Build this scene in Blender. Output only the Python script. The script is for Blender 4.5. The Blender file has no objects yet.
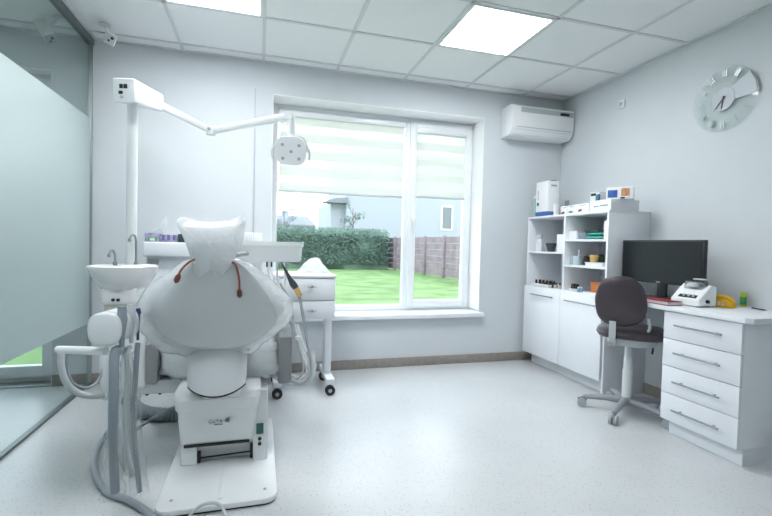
import bpy, bmesh, math, random
from mathutils import Vector, Matrix, noise
random.seed(7)
PI = math.pi
scene = bpy.context.scene
COL = scene.collection

# ------------------------------------------------------------------ camera
F = 438.35; YAW = .2801; PIT = -.0294; ROLL = .0234
CAM = Vector((0, 0, 1.10))
D, L, R, H = 3.764, -1.223, 2.8825, 2.567          # back wall, glass, right wall, ceiling
cy_, sy_ = math.cos(YAW), math.sin(YAW); cp_, sp_ = math.cos(PIT), math.sin(PIT)
FW = Vector((sy_*cp_, cy_*cp_, sp_)); RT0 = Vector((cy_, -sy_, 0)); UP0 = RT0.cross(FW)
RT = math.cos(ROLL)*RT0 + math.sin(ROLL)*UP0; UP = -math.sin(ROLL)*RT0 + math.cos(ROLL)*UP0
def ray(px, py): return FW + (px-386)/F*RT - (py-258)/F*UP
def at(px, py, x=None, y=None, z=None, n=None, d=None):
    """surveyed point of the room: where the sight line meets a plane of the room"""
    v = ray(px, py)
    if n is None:
        n = Vector((1, 0, 0)) if x is not None else Vector((0, 1, 0)) if y is not None else Vector((0, 0, 1))
        d = x if x is not None else y if y is not None else z
    n = Vector(n); t = (d - n.dot(CAM)) / n.dot(v)
    return CAM + t*v
cd = bpy.data.cameras.new('camera'); co = bpy.data.objects.new('camera', cd); COL.objects.link(co)
cd.sensor_width = 36; cd.lens = F*36/772; cd.clip_start = .02; cd.clip_end = 500
m = Matrix((RT, UP, -FW)).transposed().to_4x4(); m.translation = CAM
co.matrix_world = m; scene.camera = co

# ------------------------------------------------------------------ materials
def mat(name, col=(.8, .8, .8), rough=.5, metal=0, spec=.5, bump=0, bscale=60, var=0, vscale=8, trans=0, emit=None, estr=0, coat=0, ior=1.45, alpha=1):
    ma = bpy.data.materials.new(name); ma.use_nodes = True
    nt = ma.node_tree; b = nt.nodes['Principled BSDF']
    b.inputs['Base Color'].default_value = (*col, 1); b.inputs['Roughness'].default_value = rough
    b.inputs['Metallic'].default_value = metal; b.inputs['Specular IOR Level'].default_value = spec
    b.inputs['Transmission Weight'].default_value = trans; b.inputs['IOR'].default_value = ior
    b.inputs['Coat Weight'].default_value = coat; b.inputs['Alpha'].default_value = alpha
    if emit: b.inputs['Emission Color'].default_value = (*emit, 1); b.inputs['Emission Strength'].default_value = estr
    tc = nt.nodes.new('ShaderNodeTexCoord')
    nz = nt.nodes.new('ShaderNodeTexNoise'); nz.inputs['Scale'].default_value = vscale; nz.inputs['Detail'].default_value = 4
    nt.links.new(tc.outputs['Object'], nz.inputs['Vector'])
    rp = nt.nodes.new('ShaderNodeValToRGB'); v = var
    rp.color_ramp.elements[0].position = .3; rp.color_ramp.elements[1].position = .7
    rp.color_ramp.elements[0].color = (*[max(0, c*(1-v)) for c in col], 1); rp.color_ramp.elements[1].color = (*[min(1, c*(1+v)) for c in col], 1)
    nt.links.new(nz.outputs['Fac'], rp.inputs['Fac']); nt.links.new(rp.outputs['Color'], b.inputs['Base Color'])
    if bump:
        n2 = nt.nodes.new('ShaderNodeTexNoise'); n2.inputs['Scale'].default_value = bscale; n2.inputs['Detail'].default_value = 5
        nt.links.new(tc.outputs['Object'], n2.inputs['Vector'])
        bp = nt.nodes.new('ShaderNodeBump'); bp.inputs['Strength'].default_value = bump; bp.inputs['Distance'].default_value = .01
        nt.links.new(n2.outputs['Fac'], bp.inputs['Height']); nt.links.new(bp.outputs['Normal'], b.inputs['Normal'])
    return ma
def thin_fresnel(nt, ior=1.45):
    # a thin sheet reflects the same from both of its faces
    ge = nt.nodes.new('ShaderNodeNewGeometry'); mr = nt.nodes.new('ShaderNodeMapRange'); fr = nt.nodes.new('ShaderNodeFresnel')
    mr.inputs['To Min'].default_value = ior; mr.inputs['To Max'].default_value = 1/ior
    nt.links.new(ge.outputs['Backfacing'], mr.inputs['Value']); nt.links.new(mr.outputs[0], fr.inputs['IOR'])
    return fr
def film_mat(name, col, clear, gloss=.25, rough=.15, trans=.5, bump=.0, bscale=30):
    """thin sheet: part clear, part scattering (front and through), with a sheen"""
    ma = bpy.data.materials.new(name); ma.use_nodes = True; nt = ma.node_tree; nt.nodes.clear()
    N = nt.nodes.new; out = N('ShaderNodeOutputMaterial')
    df = N('ShaderNodeBsdfDiffuse'); tl = N('ShaderNodeBsdfTranslucent'); tr = N('ShaderNodeBsdfTransparent'); gl = N('ShaderNodeBsdfGlossy')
    df.inputs['Color'].default_value = (*col, 1); tl.inputs['Color'].default_value = (*col, 1); gl.inputs['Roughness'].default_value = rough
    tr.inputs['Color'].default_value = (.97, .985, .985, 1)
    m1 = N('ShaderNodeMixShader'); m1.inputs[0].default_value = trans
    m2 = N('ShaderNodeMixShader'); m2.inputs[0].default_value = clear
    m3 = N('ShaderNodeMixShader'); fr = thin_fresnel(nt)
    mm = N('ShaderNodeMath'); mm.operation = 'MULTIPLY'; mm.inputs[1].default_value = gloss*3
    mm.use_clamp = True
    nt.links.new(fr.outputs[0], mm.inputs[0]); nt.links.new(mm.outputs[0], m3.inputs[0])
    nt.links.new(df.outputs[0], m1.inputs[1]); nt.links.new(tl.outputs[0], m1.inputs[2])
    nt.links.new(m1.outputs[0], m2.inputs[1]); nt.links.new(tr.outputs[0], m2.inputs[2])
    nt.links.new(m2.outputs[0], m3.inputs[1]); nt.links.new(gl.outputs[0], m3.inputs[2])
    nt.links.new(m3.outputs[0], out.inputs['Surface'])
    if bump:
        tc = N('ShaderNodeTexCoord'); nz = N('ShaderNodeTexNoise'); nz.inputs['Scale'].default_value = bscale; nz.inputs['Detail'].default_value = 4; nz.inputs['Distortion'].default_value = 1.5
        bp = N('ShaderNodeBump'); bp.inputs['Strength'].default_value = bump; bp.inputs['Distance'].default_value = .02
        nt.links.new(tc.outputs['Object'], nz.inputs['Vector']); nt.links.new(nz.outputs['Fac'], bp.inputs['Height'])
        for s in (df, tl, gl): nt.links.new(bp.outputs[0], s.inputs['Normal'])
    return ma
def glass_mat(name, tint=(.9, .95, .94), gloss=1.0):
    ma = bpy.data.materials.new(name); ma.use_nodes = True; nt = ma.node_tree; nt.nodes.clear()
    N = nt.nodes.new; out = N('ShaderNodeOutputMaterial'); tr = N('ShaderNodeBsdfTransparent'); gl = N('ShaderNodeBsdfGlossy')
    tr.inputs['Color'].default_value = (*tint, 1); gl.inputs['Roughness'].default_value = 0
    fr = thin_fresnel(nt); mx = N('ShaderNodeMixShader')
    mm = N('ShaderNodeMath'); mm.operation = 'MULTIPLY'; mm.inputs[1].default_value = gloss
    nt.links.new(fr.outputs[0], mm.inputs[0]); nt.links.new(mm.outputs[0], mx.inputs[0])
    nt.links.new(tr.outputs[0], mx.inputs[1]); nt.links.new(gl.outputs[0], mx.inputs[2]); nt.links.new(mx.outputs[0], out.inputs['Surface'])
    return ma
M = {}
M['wall'] = mat('wall paint', (.635, .668, .692), .6, spec=.3, bump=.05, bscale=250, var=.01)
M['reveal'] = mat('reveal paint', (.90, .91, .915), .5, var=.01)
M['ceil'] = mat('ceiling tile', (.85, .86, .865), .8, bump=.35, bscale=220, var=.02, vscale=90)
M['tbar'] = mat('tile grid metal', (.66, .685, .69), .5, var=.01)
M['base'] = mat('taupe skirting', (.30, .275, .25), .5, var=.12, vscale=25)
M['alu'] = mat('aluminium', (.42, .47, .47), .35, metal=.8, var=.03)
M['steel'] = mat('chrome', (.62, .64, .66), .18, metal=1, var=.02)
M['darksteel'] = mat('dull steel', (.33, .36, .38), .3, metal=.9, var=.05)
M['abs'] = mat('white enamel', (.80, .82, .83), .28, coat=.25, var=.01)
M['abs2'] = mat('off white plastic', (.70, .73, .745), .35, var=.01)
M['lam'] = mat('white laminate', (.78, .80, .835), .38, var=.012, bump=.02, bscale=120)
M['pvc'] = mat('white window plastic', (.83, .86, .88), .3, var=.01)
M['ceram'] = mat('glazed ceramic', (.76, .76, .76), .1, coat=.5, var=.01)
M['grey'] = mat('grey plastic', (.36, .39, .41), .45, var=.03)
M['dkgrey'] = mat('dark grey upholstery', (.17, .175, .18), .5, var=.06, bump=.1)
M['lgrey'] = mat('light grey plastic', (.50, .53, .55), .4, var=.02)
M['pale grey shell'] = mat('pale grey shell', (.60, .63, .64), .35, var=.01)
M['hose'] = mat('blue grey hose', (.25, .29, .325), .4, var=.05)
M['hose2'] = mat('pale grey hose', (.47, .50, .52), .4, var=.04)
M['black'] = mat('black plastic', (.018, .019, .022), .4, var=.1)
M['rubber'] = mat('rubber', (.03, .031, .034), .6, var=.1)
M['red'] = mat('red cord', (.30, .07, .04), .5, var=.1)
M['gold'] = mat('brass', (.75, .50, .22), .3, metal=.7, var=.05)
M['leather'] = mat('aubergine leatherette', (.055, .041, .050), .3, coat=.2, var=.1, bump=.08, bscale=150)
M['screen'] = mat('dark screen', (.012, .016, .019), .4, spec=.25, var=.05)
M['card'] = mat('white card', (.80, .81, .83), .6, var=.01)
M['grass'] = mat('lawn grass', (.15, .25, .085), .9, var=.35, vscale=1.3, bump=.4, bscale=30)
M['leaf'] = mat('hedge leaves', (.105, .175, .135), .6, var=.4, vscale=14)  # bluish lift in the leaf colour stands in for the window's bloom haze
M['bark'] = mat('bark', (.12, .09, .07), .8, var=.2)
M['wood'] = mat('fence boards', (.25, .20, .225), .7, var=.2, vscale=3)
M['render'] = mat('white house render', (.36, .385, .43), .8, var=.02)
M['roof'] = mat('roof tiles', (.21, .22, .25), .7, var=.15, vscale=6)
M['glass'] = glass_mat('window glass', (.97, .985, .985), .8)
M['pglass'] = glass_mat('partition glass', (.86, .905, .90), .9)
M['frost'] = film_mat('frosted film', (.80, .88, .88), .10, gloss=.25, rough=.25, trans=.55)
M['clearfilm'] = film_mat('clear plastic sheet', (.93, .95, .965), .28, gloss=.6, rough=.12, trans=.62, bump=1.0, bscale=11)
M['sleeve'] = film_mat('clear plastic sleeve', (.80, .84, .86), .88, gloss=.5, rough=.1, trans=.4, bump=.6, bscale=40)
M['bag'] = film_mat('thin white bag', (.95, .965, .975), .15, gloss=.3, rough=.25, trans=.6, bump=.6, bscale=14)
M['clockglass'] = film_mat('clock glass', (.80, .87, .85), .88, gloss=.15, rough=.02, trans=.3)
M['tintlid'] = film_mat('smoked clear lid', (.22, .24, .27), .45, gloss=.5, rough=.05, trans=.3)
def colour(name, c, rough=.5, **k):
    if name not in M: M[name] = mat(name, c, rough, **k)
    return M[name]
# zebra fabric: sheer and dense bands
def zebra():
    ma = film_mat('striped blind fabric', (.80, .80, .78), .12, gloss=.05, rough=.5, trans=.62)
    nt = ma.node_tree; N = nt.nodes.new
    tc = N('ShaderNodeTexCoord'); sx = N('ShaderNodeSeparateXYZ'); mu = N('ShaderNodeMath'); mu.operation = 'MULTIPLY'; mu.inputs[1].default_value = 1/.15
    fr = N('ShaderNodeMath'); fr.operation = 'FRACT'; gt = N('ShaderNodeMath'); gt.operation = 'GREATER_THAN'; gt.inputs[1].default_value = .52
    mx = N('ShaderNodeMapRange'); mx.inputs['To Min'].default_value = .08; mx.inputs['To Max'].default_value = .28
    nt.links.new(tc.outputs['Object'], sx.inputs[0]); nt.links.new(sx.outputs['Z'], mu.inputs[0]); nt.links.new(mu.outputs[0], fr.inputs[0])
    nt.links.new(fr.outputs[0], gt.inputs[0]); nt.links.new(gt.outputs[0], mx.inputs['Value'])
    tr = next(n for n in nt.nodes if n.type == 'BSDF_TRANSPARENT')
    m2 = tr.outputs[0].links[0].to_node; nt.links.new(mx.outputs[0], m2.inputs[0])
    return ma
M['zebra'] = zebra()
# speckled vinyl
def vinyl():
    ma = mat('speckled vinyl', (.47, .50, .515), .3, spec=.45)
    nt = ma.node_tree; N = nt.nodes.new; b = nt.nodes['Principled BSDF']; tc = N('ShaderNodeTexCoord')
    vo = N('ShaderNodeTexVoronoi'); vo.inputs['Scale'].default_value = 75; vo.inputs['Randomness'].default_value = 1
    n1 = N('ShaderNodeTexNoise'); n1.inputs['Scale'].default_value = 1.4; n1.inputs['Detail'].default_value = 6
    n2 = N('ShaderNodeTexNoise'); n2.inputs['Scale'].default_value = 160; n2.inputs['Detail'].default_value = 2
    for n in (vo, n1, n2): nt.links.new(tc.outputs['Object'], n.inputs['Vector'])
    r1 = N('ShaderNodeValToRGB'); r1.color_ramp.elements[0].position = .16; r1.color_ramp.elements[0].color = (.68, .69, .70, 1)
    r1.color_ramp.elements[1].position = .3; r1.color_ramp.elements[1].color = (1, 1, 1, 1)
    gate = N('ShaderNodeSeparateColor'); nt.links.new(vo.outputs['Color'], gate.inputs[0])
    lt = N('ShaderNodeMath'); lt.operation = 'LESS_THAN'; lt.inputs[1].default_value = .5; nt.links.new(gate.outputs[0], lt.inputs[0])
    r2 = N('ShaderNodeValToRGB'); r2.color_ramp.elements[0].color = (.56, .582, .59, 1); r2.color_ramp.elements[1].color = (.63, .65, .658, 1)
    r2.color_ramp.elements[0].position = .3; r2.color_ramp.elements[1].position = .7
    nt.links.new(vo.outputs['Distance'], r1.inputs[0]); nt.links.new(n1.outputs[0], r2.inputs[0])
    mx = N('ShaderNodeMix'); mx.data_type = 'RGBA'; mx.blend_type = 'MULTIPLY'
    nt.links.new(lt.outputs[0], mx.inputs[0]); nt.links.new(r2.outputs[0], mx.inputs[6]); nt.links.new(r1.outputs[0], mx.inputs[7])
    nt.links.new(mx.outputs[2], b.inputs['Base Color'])
    b.inputs['Roughness'].default_value = .27
    bp = N('ShaderNodeBump'); bp.inputs['Strength'].default_value = .05; bp.inputs['Distance'].default_value = .01
    nt.links.new(n2.outputs[0], bp.inputs['Height']); nt.links.new(bp.outputs[0], b.inputs['Normal'])
    return ma
M['vinyl'] = vinyl()

# ------------------------------------------------------------------ mesh builder
def spline(pts, n=8, closed=False):
    P = [Vector(p) for p in pts]; out = []; k = len(P)
    rng = k if closed else k-1
    for i in range(rng):
        if closed: p0, p1, p2, p3 = P[(i-1) % k], P[i], P[(i+1) % k], P[(i+2) % k]
        else: p0, p1, p2, p3 = P[max(i-1, 0)], P[i], P[i+1], P[min(i+2, k-1)]
        for j in range(n):
            t = j/n
            out.append(.5*((2*p1)+(p2-p0)*t+(2*p0-5*p1+4*p2-p3)*t*t+(3*p1-p0-3*p2+p3)*t**3))
    if not closed: out.append(P[-1])
    return out
class MB:
    def __init__(s): s.bm = bmesh.new()
    def _merge(s, b):
        me = bpy.data.meshes.new('t'); b.to_mesh(me); b.free(); s.bm.from_mesh(me); bpy.data.meshes.remove(me)
    def box(s, a, c, bev=0, seg=2, mtx=None):
        b = bmesh.new(); a = Vector(a); c = Vector(c); bmesh.ops.create_cube(b, size=1)
        for v in b.verts: v.co = Vector([(a[i]+c[i])/2 + v.co[i]*abs(c[i]-a[i]) for i in range(3)])
        if bev: bmesh.ops.bevel(b, geom=b.edges[:], offset=bev, segments=seg, profile=.5, affect='EDGES')
        if mtx: b.transform(mtx)
        s._merge(b); return s
    def prism(s, pts, vec, bev=0, seg=2):
        b = bmesh.new(); vs = [b.verts.new(Vector(p)) for p in pts]; f = b.faces.new(vs)
        r = bmesh.ops.extrude_face_region(b, geom=[f])
        for v in r['geom']:
            if isinstance(v, bmesh.types.BMVert): v.co += Vector(vec)
        bmesh.ops.recalc_face_normals(b, faces=b.faces[:])
        if bev:
            caps = [e for e in b.edges if abs((e.verts[0].co-e.verts[1].co).normalized().dot(Vector(vec).normalized())) < .95]
            bmesh.ops.bevel(b, geom=caps, offset=bev, segments=seg, profile=.5, affect='EDGES')
        s._merge(b); return s
    def loft(s, rings, cap=True, closed=True):
        b = bmesh.new(); R_ = [[b.verts.new(Vector(p)) for p in r] for r in rings]; n = len(R_[0])
        for i in range(len(R_)-1):
            for j in range(n if closed else n-1):
                k = (j+1) % n
                b.faces.new((R_[i][j], R_[i][k], R_[i+1][k], R_[i+1][j]))
        if cap: b.faces.new(R_[0][::-1]); b.faces.new(R_[-1])
        bmesh.ops.recalc_face_normals(b, faces=b.faces[:]); s._merge(b); return s
    def tube(s, path, r, n=10, cap=True, sub=0):
        if sub: path = spline(path, sub)
        P = [Vector(p) for p in path]; rr = r if isinstance(r, (list, tuple)) else [r]*len(P)
        if len(rr) != len(P): rr = [rr[0]+(rr[-1]-rr[0])*i/(len(P)-1) for i in range(len(P))]
        t0 = (P[1]-P[0]).normalized(); up = Vector((0, 0, 1)) if abs(t0.z) < .9 else Vector((1, 0, 0))
        nx = t0.cross(up).normalized(); rings = []
        for i, p in enumerate(P):
            t = (P[min(i+1, len(P)-1)]-P[max(i-1, 0)]).normalized()
            nx = (nx - t*nx.dot(t)).normalized(); ny = t.cross(nx)
            rings.append([p+rr[i]*(math.cos(a)*nx+math.sin(a)*ny) for a in [2*PI*k/n for k in range(n)]])
        return s.loft(rings, cap)
    def lathe(s, prof, c=(0, 0, 0), n=24, sx=1, sy=1, cap=True, rot=None):
        rings = []
        for r, z in prof:
            ring = [Vector((r*sx*math.cos(2*PI*k/n), r*sy*math.sin(2*PI*k/n), z)) for k in range(n)]
            if rot: ring = [rot @ v for v in ring]
            rings.append([v+Vector(c) for v in ring])
        return s.loft(rings, cap)
    def cyl(s, a, b, r, n=16, bev=0): return s.tube([a, b], r, n)
    def pillow(s, outline, normal, tf, tb, nt=8, amp=0, fs=9, power=.5, seed=0, center=None):
        """closed inflated sheet over an outline; tf / tb = depth along +normal / -normal"""
        O = [Vector(p) for p in outline]; n = len(O); c = Vector(center) if center else sum(O, Vector())/n; nm = Vector(normal).normalized()
        rings = []
        ts = [math.sin(PI/2*i/nt) for i in range(1, nt+1)]
        for sgn, th, seq in ((1, tf, ts), (-1, tb, ts[-2::-1])):
            for t in seq:
                ring = []
                for p in O:
                    q = c+(p-c)*t; h = th*max(0, 1-t**2.6)**power
                    w = noise.noise(q*fs+Vector((seed, 3*seed, sgn*7)))+.5*noise.noise(q*fs*2.3+Vector((seed, 1, sgn)))
                    q = q+nm*(sgn*h+amp*w)
                    if amp: q = q+(p-c).normalized()*amp*.5*noise.noise(q*fs*1.4+Vector((9, seed, 0)))*t
                    ring.append(q)
                rings.append(ring)
        b = bmesh.new(); RR = [[b.verts.new(p) for p in r] for r in rings]
        for i in range(len(RR)-1):
            for j in range(n):
                k = (j+1) % n; b.faces.new((RR[i][j], RR[i][k], RR[i+1][k], RR[i+1][j]))
        for ring in (RR[0], RR[-1]):
            cv = b.verts.new(sum((v.co for v in ring), Vector())/n)
            for j in range(n): b.faces.new((ring[j], ring[(j+1) % n], cv))
        bmesh.ops.recalc_face_normals(b, faces=b.faces[:]); s._merge(b); return s
    def build(s, name, material, parent=None, ang=38, local=False):
        me = bpy.data.meshes.new(name); mw = None
        if parent is not None and not local:
            mw = world(parent).inverted(); s.bm.transform(mw)
        elif parent is None and not local:
            xs = [v.co for v in s.bm.verts]; lo = Vector([min(v[i] for v in xs) for i in range(3)]); hi = Vector([max(v[i] for v in xs) for i in range(3)])
            s.org = Vector(((lo.x+hi.x)/2, (lo.y+hi.y)/2, lo.z)); s.bm.transform(Matrix.Translation(-s.org))
        s.bm.to_mesh(me); s.bm.free()
        for p in me.polygons: p.use_smooth = True
        me.set_sharp_from_angle(angle=math.radians(ang))
        me.materials.append(material)
        o = bpy.data.objects.new(name, me); COL.objects.link(o)
        if parent is not None: o.parent = parent
        elif not local: o.location = s.org
        return o
def world(o):
    m_ = o.matrix_basis.copy(); p = o.parent
    while p is not None: m_ = p.matrix_basis @ m_; p = p.parent
    return m_
def tag(o, label, cat, group=None, kind=None):
    if label: o['label'] = label
    if cat: o['category'] = cat
    if group: o['group'] = group
    if kind: o['kind'] = kind
    return o
def thing(name, label, cat, loc=(0, 0, 0), rz=0, group=None):
    o = bpy.data.objects.new(name, None); COL.objects.link(o); o.empty_display_size = .05
    o.location = loc; o.rotation_euler = (0, 0, rz)
    o.matrix_basis = Matrix.Translation(Vector(loc)) @ Matrix.Rotation(rz, 4, 'Z')
    return tag(o, label, cat, group)
def struct(name, mb, material):
    o = mb.build(name, material); o['kind'] = 'structure'; return o
def copy_tree(o, parent=None):
    c = o.copy(); COL.objects.link(c)
    if parent is not None: c.parent = parent
    for ch in list(o.children): copy_tree(ch, c)
    return c
V = Vector

# ================================================================== SETTING
XL, YB = -4.3, -1.6                  # far left wall of the next room, rear wall behind the camera
WT = .36
struct('floor', MB().box((XL, YB, -.1), (R, D, 0)), M['vinyl'])
struct('ceiling', MB().box((XL, YB, H+.006), (R, D, H+.12)), M['ceil'])
g = MB(); gx0 = -.5935; gw = .012
xs = [gx0+.6*k for k in range(-6, 6)]; ys = [D-.134-.6*k for k in range(0, 9)]
for x in xs:
    if XL < x < R: g.box((x-gw, YB, H), (x+gw, D-.02, H+.008))
for y in ys:
    if y > YB: g.box((XL, y-gw, H), (R-.02, y+gw, H+.008))
g.box((XL, D-.024, H-.001), (R, D, H+.008)); g.box((R-.024, YB, H-.001), (R, D, H+.008))
struct('trim_1', g, M['tbar'])
# back wall with the window and, in the next room, a glazed door
wx0, wx1, wz0, wz1 = .084, 2.019, .452, 2.32
dx0, dx1, dz1 = -2.9, -1.465, 2.31
w = MB()
for a, b, c, d in ((XL, dx0, 0, H), (dx0, dx1, dz1, H), (dx1, wx0, 0, H), (wx0, wx1, 0, wz0), (wx0, wx1, wz1, H), (wx1, R, 0, H)):
    w.box((a, D, c-.05 if c == 0 else c), (b, D+WT, d+.1 if d == H else d))
struct('wall_back', w, M['wall'])
struct('wall_right', MB().box((R, YB, -.1), (R+.2, D+WT, H+.1)), M['wall'])
struct('wall_left', MB().box((XL-.2, YB, -.1), (XL, D+WT, H+.1)), M['wall'])
struct('wall_rear', MB().box((XL-.2, YB-.2, -.1), (R+.2, YB, H+.1)), M['wall'])
# smooth white linings of the window opening
rv = MB(); t = .006
rv.box((wx0, D+.001, wz0+.05), (wx0+t, D+.25, wz1)); rv.box((wx1-t, D+.001, wz0+.05), (wx1, D+.25, wz1)); rv.box((wx0, D+.001, wz1-t), (wx1, D+.25, wz1))
rv.box((dx1-t, D+.001, 0), (dx1, D+.12, dz1)); rv.box((dx0, D+.001, dz1-t), (dx1, D+.12, dz1))  # pale door linings put daylight on the reveal into their colour
struct('trim_2', rv, M['reveal'])
bb = MB(); bb.box((dx1+.003, D-.012, 0), (R-.013, D, .082), .003)
struct('baseboard_back', bb, M['base'])
struct('baseboard_right', MB().box((R-.012, YB, 0), (R, D, .082), .003), M['base'])
# window sill board
o = MB().box((wx0-.03, D-.05, wz0-.012), (wx1+.035, D+.25, wz0+.03), .008).build('trim_3', M['pvc']); o['kind'] = 'structure'

def glazing(name, x0, x1, z0, z1, y0, parent_struct=True):
    pass
FY = D+.225                            # room face of the window frame
def frame_rect(mb, x0, x1, z0, z1, w_, y0, y1, bev=.006, wb=None):
    wb = wb or w_
    mb.box((x0, y0, z0), (x0+w_, y1, z1), bev); mb.box((x1-w_, y0, z0), (x1, y1, z1), bev)
    mb.box((x0+w_-.008, y0, z1-w_), (x1-w_+.008, y1, z1), bev); mb.box((x0+w_-.008, y0, z0), (x1-w_+.008, y1, z0+wb), bev)
win = thing('window_1', None, None, (0, FY, wz0)); win['kind'] = 'structure'
fb = MB(); xm = at(407.5, 250, y=FY).x
zb = wz0+.03
frame_rect(fb, wx0+.004, wx1-.004, zb, wz1-.004, .05, FY, FY+.075)
fb.box((xm-.045, FY, zb+.04), (xm+.03, FY+.075, wz1-.045), .006)
fb.build('window_frame', M['pvc'], win)
sa = MB(); sx0, sx1 = xm-.002, wx1-.018; frame_rect(sa, sx0, sx1, zb+.022, wz1-.03, .072, FY-.02, FY+.05, .01)
sash = sa.build('sash', M['pvc'], win)
hb = MB(); hx = sx0+.036; hz = at(411, 222, y=FY).z
hb.box((hx-.014, FY-.03, hz-.035), (hx+.014, FY-.019, hz+.035), .005); hb.cyl((hx, FY-.03, hz), (hx, FY-.055, hz), .009)
hb.box((hx-.01, FY-.065, hz-.115), (hx+.01, FY-.048, hz+.012), .007)
hb.build('window_handle', M['abs'], sash)
MB().box((wx0+.05, FY+.03, zb+.05), (xm-.04, FY+.036, wz1-.05)).build('pane', M['glass'], win)
MB().box((sx0+.066, FY+.012, zb+.088), (sx1-.066, FY+.018, wz1-.096)).build('pane', M['glass'], win)

def blind(x0, x1, ztop, zbot, y, label):
    b = thing('roller_blind', label, 'blind', ((x0+x1)/2, y, zbot), group=None)
    MB().box((x0, y-.022, ztop-.055), (x1, y+.02, ztop), .012).build('cassette', M['abs'], b)
    MB().box((x0+.012, y-.0015, zbot+.012), (x1-.012, y+.0005, ztop-.04)).build('fabric', M['zebra'], b)
    MB().box((x0+.008, y-.008, zbot), (x1-.008, y+.006, zbot+.018), .004).build('bottom_bar', M['lgrey'], b)
    MB().tube([(x1-.004, y-.02, ztop-.03), (x1-.003, y-.02, zb+.5)], .0015, 6).build('bead_chain', M['abs'], b)
    return b
blind(wx0+.055, xm-.05, wz1-.052, at(340, 195, y=FY+.0).z, FY+.005, 'wide white striped roller blind half lowered over the left window pane')
blind(sx0+.056, sx1-.062, wz1-.09, at(438, 199, y=FY).z, FY-.018, 'narrow white striped roller blind half lowered over the opening right sash')

# glazed garden door seen through the partition
dr = thing('door_1', None, None, (dx0, D+.12, 0)); dr['kind'] = 'structure'
fb = MB(); frame_rect(fb, dx0+.004, dx1-.004, .0, dz1-.004, .055, D+.12, D+.19, wb=.05)
xc = (dx0+dx1)/2; fb.box((xc-.03, D+.12, .05), (xc+.03, D+.19, dz1-.05), .005)
fb.build('door_frame', M['pvc'], dr)
s2 = MB(); frame_rect(s2, xc+.012, dx1-.03, .04, dz1-.04, .075, D+.10, D+.17, wb=.09); frame_rect(s2, dx0+.03, xc-.012, .04, dz1-.04, .075, D+.10, D+.17, wb=.09)
s2.build('sash', M['pvc'], dr)
MB().box((xc+.08, D+.13, .12), (dx1-.1, D+.136, dz1-.11)).build('pane', M['glass'], dr)
MB().box((dx0+.1, D+.13, .12), (xc-.08, D+.136, dz1-.11)).build('pane', M['glass'], dr)
hb = MB(); hb.box((xc+.035, D+.055, 1.02), (xc+.055, D+.07, 1.14), .005); hb.cyl((xc+.045, D+.06, 1.1), (xc+.045, D+.1, 1.1), .009); hb.build('door_handle', M['abs'], dr)
o = MB().box((dx0, D-.004, 0.0), (dx1, D+.12, .012), .003).build('trim_4', M['alu']); o['kind'] = 'structure'

# glass partition: pane, frosted film, rails
gp = thing('wall_partition', 'floor to ceiling glass partition with a frosted band left of the dental chair', 'glass partition', (L, 1.2, 0)); gp['kind'] = 'structure'
gy0 = -1.0
MB().box((L-.005, gy0, .015), (L+.005, D-.012, H-.02)).build('pane', M['pglass'], gp)
MB().box((L+.0055, gy0, .468), (L+.0065, D-.03, 1.985)).build('frosted_film', M['frost'], gp)
MB().box((L-.022, gy0, H-.04), (L+.022, D, H)).build('top_rail', colour('dark anodised rail', (.16, .19, .195), .4, metal=.3), gp)
MB().box((L-.014, gy0, 0), (L+.014, D, .016)).build('floor_channel', M['dark anodised rail'], gp)
MB().box((L-.014, D-.014, .016), (L+.014, D, H-.04)).build('wall_channel', M['alu'], gp)

# ceiling light panels in the tile grid
M['panel'] = mat('light diffuser', (.9, .9, .9), .5, emit=(.95, .975, 1), estr=19)
def light_panel(ix, iy, label):
    x0 = gx0+.6*ix; y1 = D-.134-.6*iy
    t_ = thing('ceiling_light', label, 'ceiling light', (x0+.3, y1-.3, H-.004), group='square light panels in the tiled ceiling')
    f_ = MB(); a, b = .0125, .03
    for q in (((x0+a, y1-.6+a, H-.004), (x0+b, y1-a, H+.006)), ((x0+.6-b, y1-.6+a, H-.004), (x0+.6-a, y1-a, H+.006)),
              ((x0+b, y1-.6+a, H-.004), (x0+.6-b, y1-.6+b, H+.006)), ((x0+b, y1-b, H-.004), (x0+.6-b, y1-a, H+.006))): f_.box(*q)
    f_.build('frame', M['abs'], t_)
    MB().box((x0+b, y1-.6+b, H), (x0+.6-b, y1-b, H+.004)).build('diffuser', M['panel'], t_)
light_panel(3, 1, 'square lit panel in the ceiling in front of the air conditioner')
light_panel(0, 1, 'square lit panel in the ceiling above the dental chair, cut by the top edge')
light_panel(0, 4, 'unseen ceiling panel added to light the front of the dental chair')  # added out of view to brighten the room and chair front
light_panel(-3, 4, 'unseen ceiling panel added to brighten the room behind the glass partition')  # added out of view; lights the next room and the frosted film

# ================================================================== DENTAL CHAIR
chair = thing('dental_chair', 'white dental chair seen from behind, wrapped in clear plastic, on a white base plate', 'dental chair', (-.15, 2.25, 0))
def rrect(x0, x1, y0, y1, r, z, n=6):
    pts = []
    for cx, cy, a0 in ((x1-r, y1-r, 0), (x0+r, y1-r, PI/2), (x0+r, y0+r, PI), (x1-r, y0+r, 3*PI/2)):
        for k in range(n+1): a = a0+PI/2*k/n; pts.append((cx+r*math.cos(a), cy+r*math.sin(a), z))
    return pts
bp = MB(); bp.prism(rrect(-.392, .086, 1.86, 2.75, .055, .008), (0, 0, .024), .006)
bp.box((-.155, 1.90, .031), (-.135, 2.35, .0345), .001)
plate = bp.build('base_plate', M['abs'], chair)
MB().prism(rrect(-.385, .08, 1.868, 2.74, .055, 0), (0, 0, .009)).build('rubber_gasket', M['rubber'], plate)
for sx_ in (-.335, .035):
    MB().lathe([(.007, .031), (.007, .0345), (.004, .036)], (sx_, 1.935, 0), 10).build('bolt_cap', M['grey'], plate)
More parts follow.
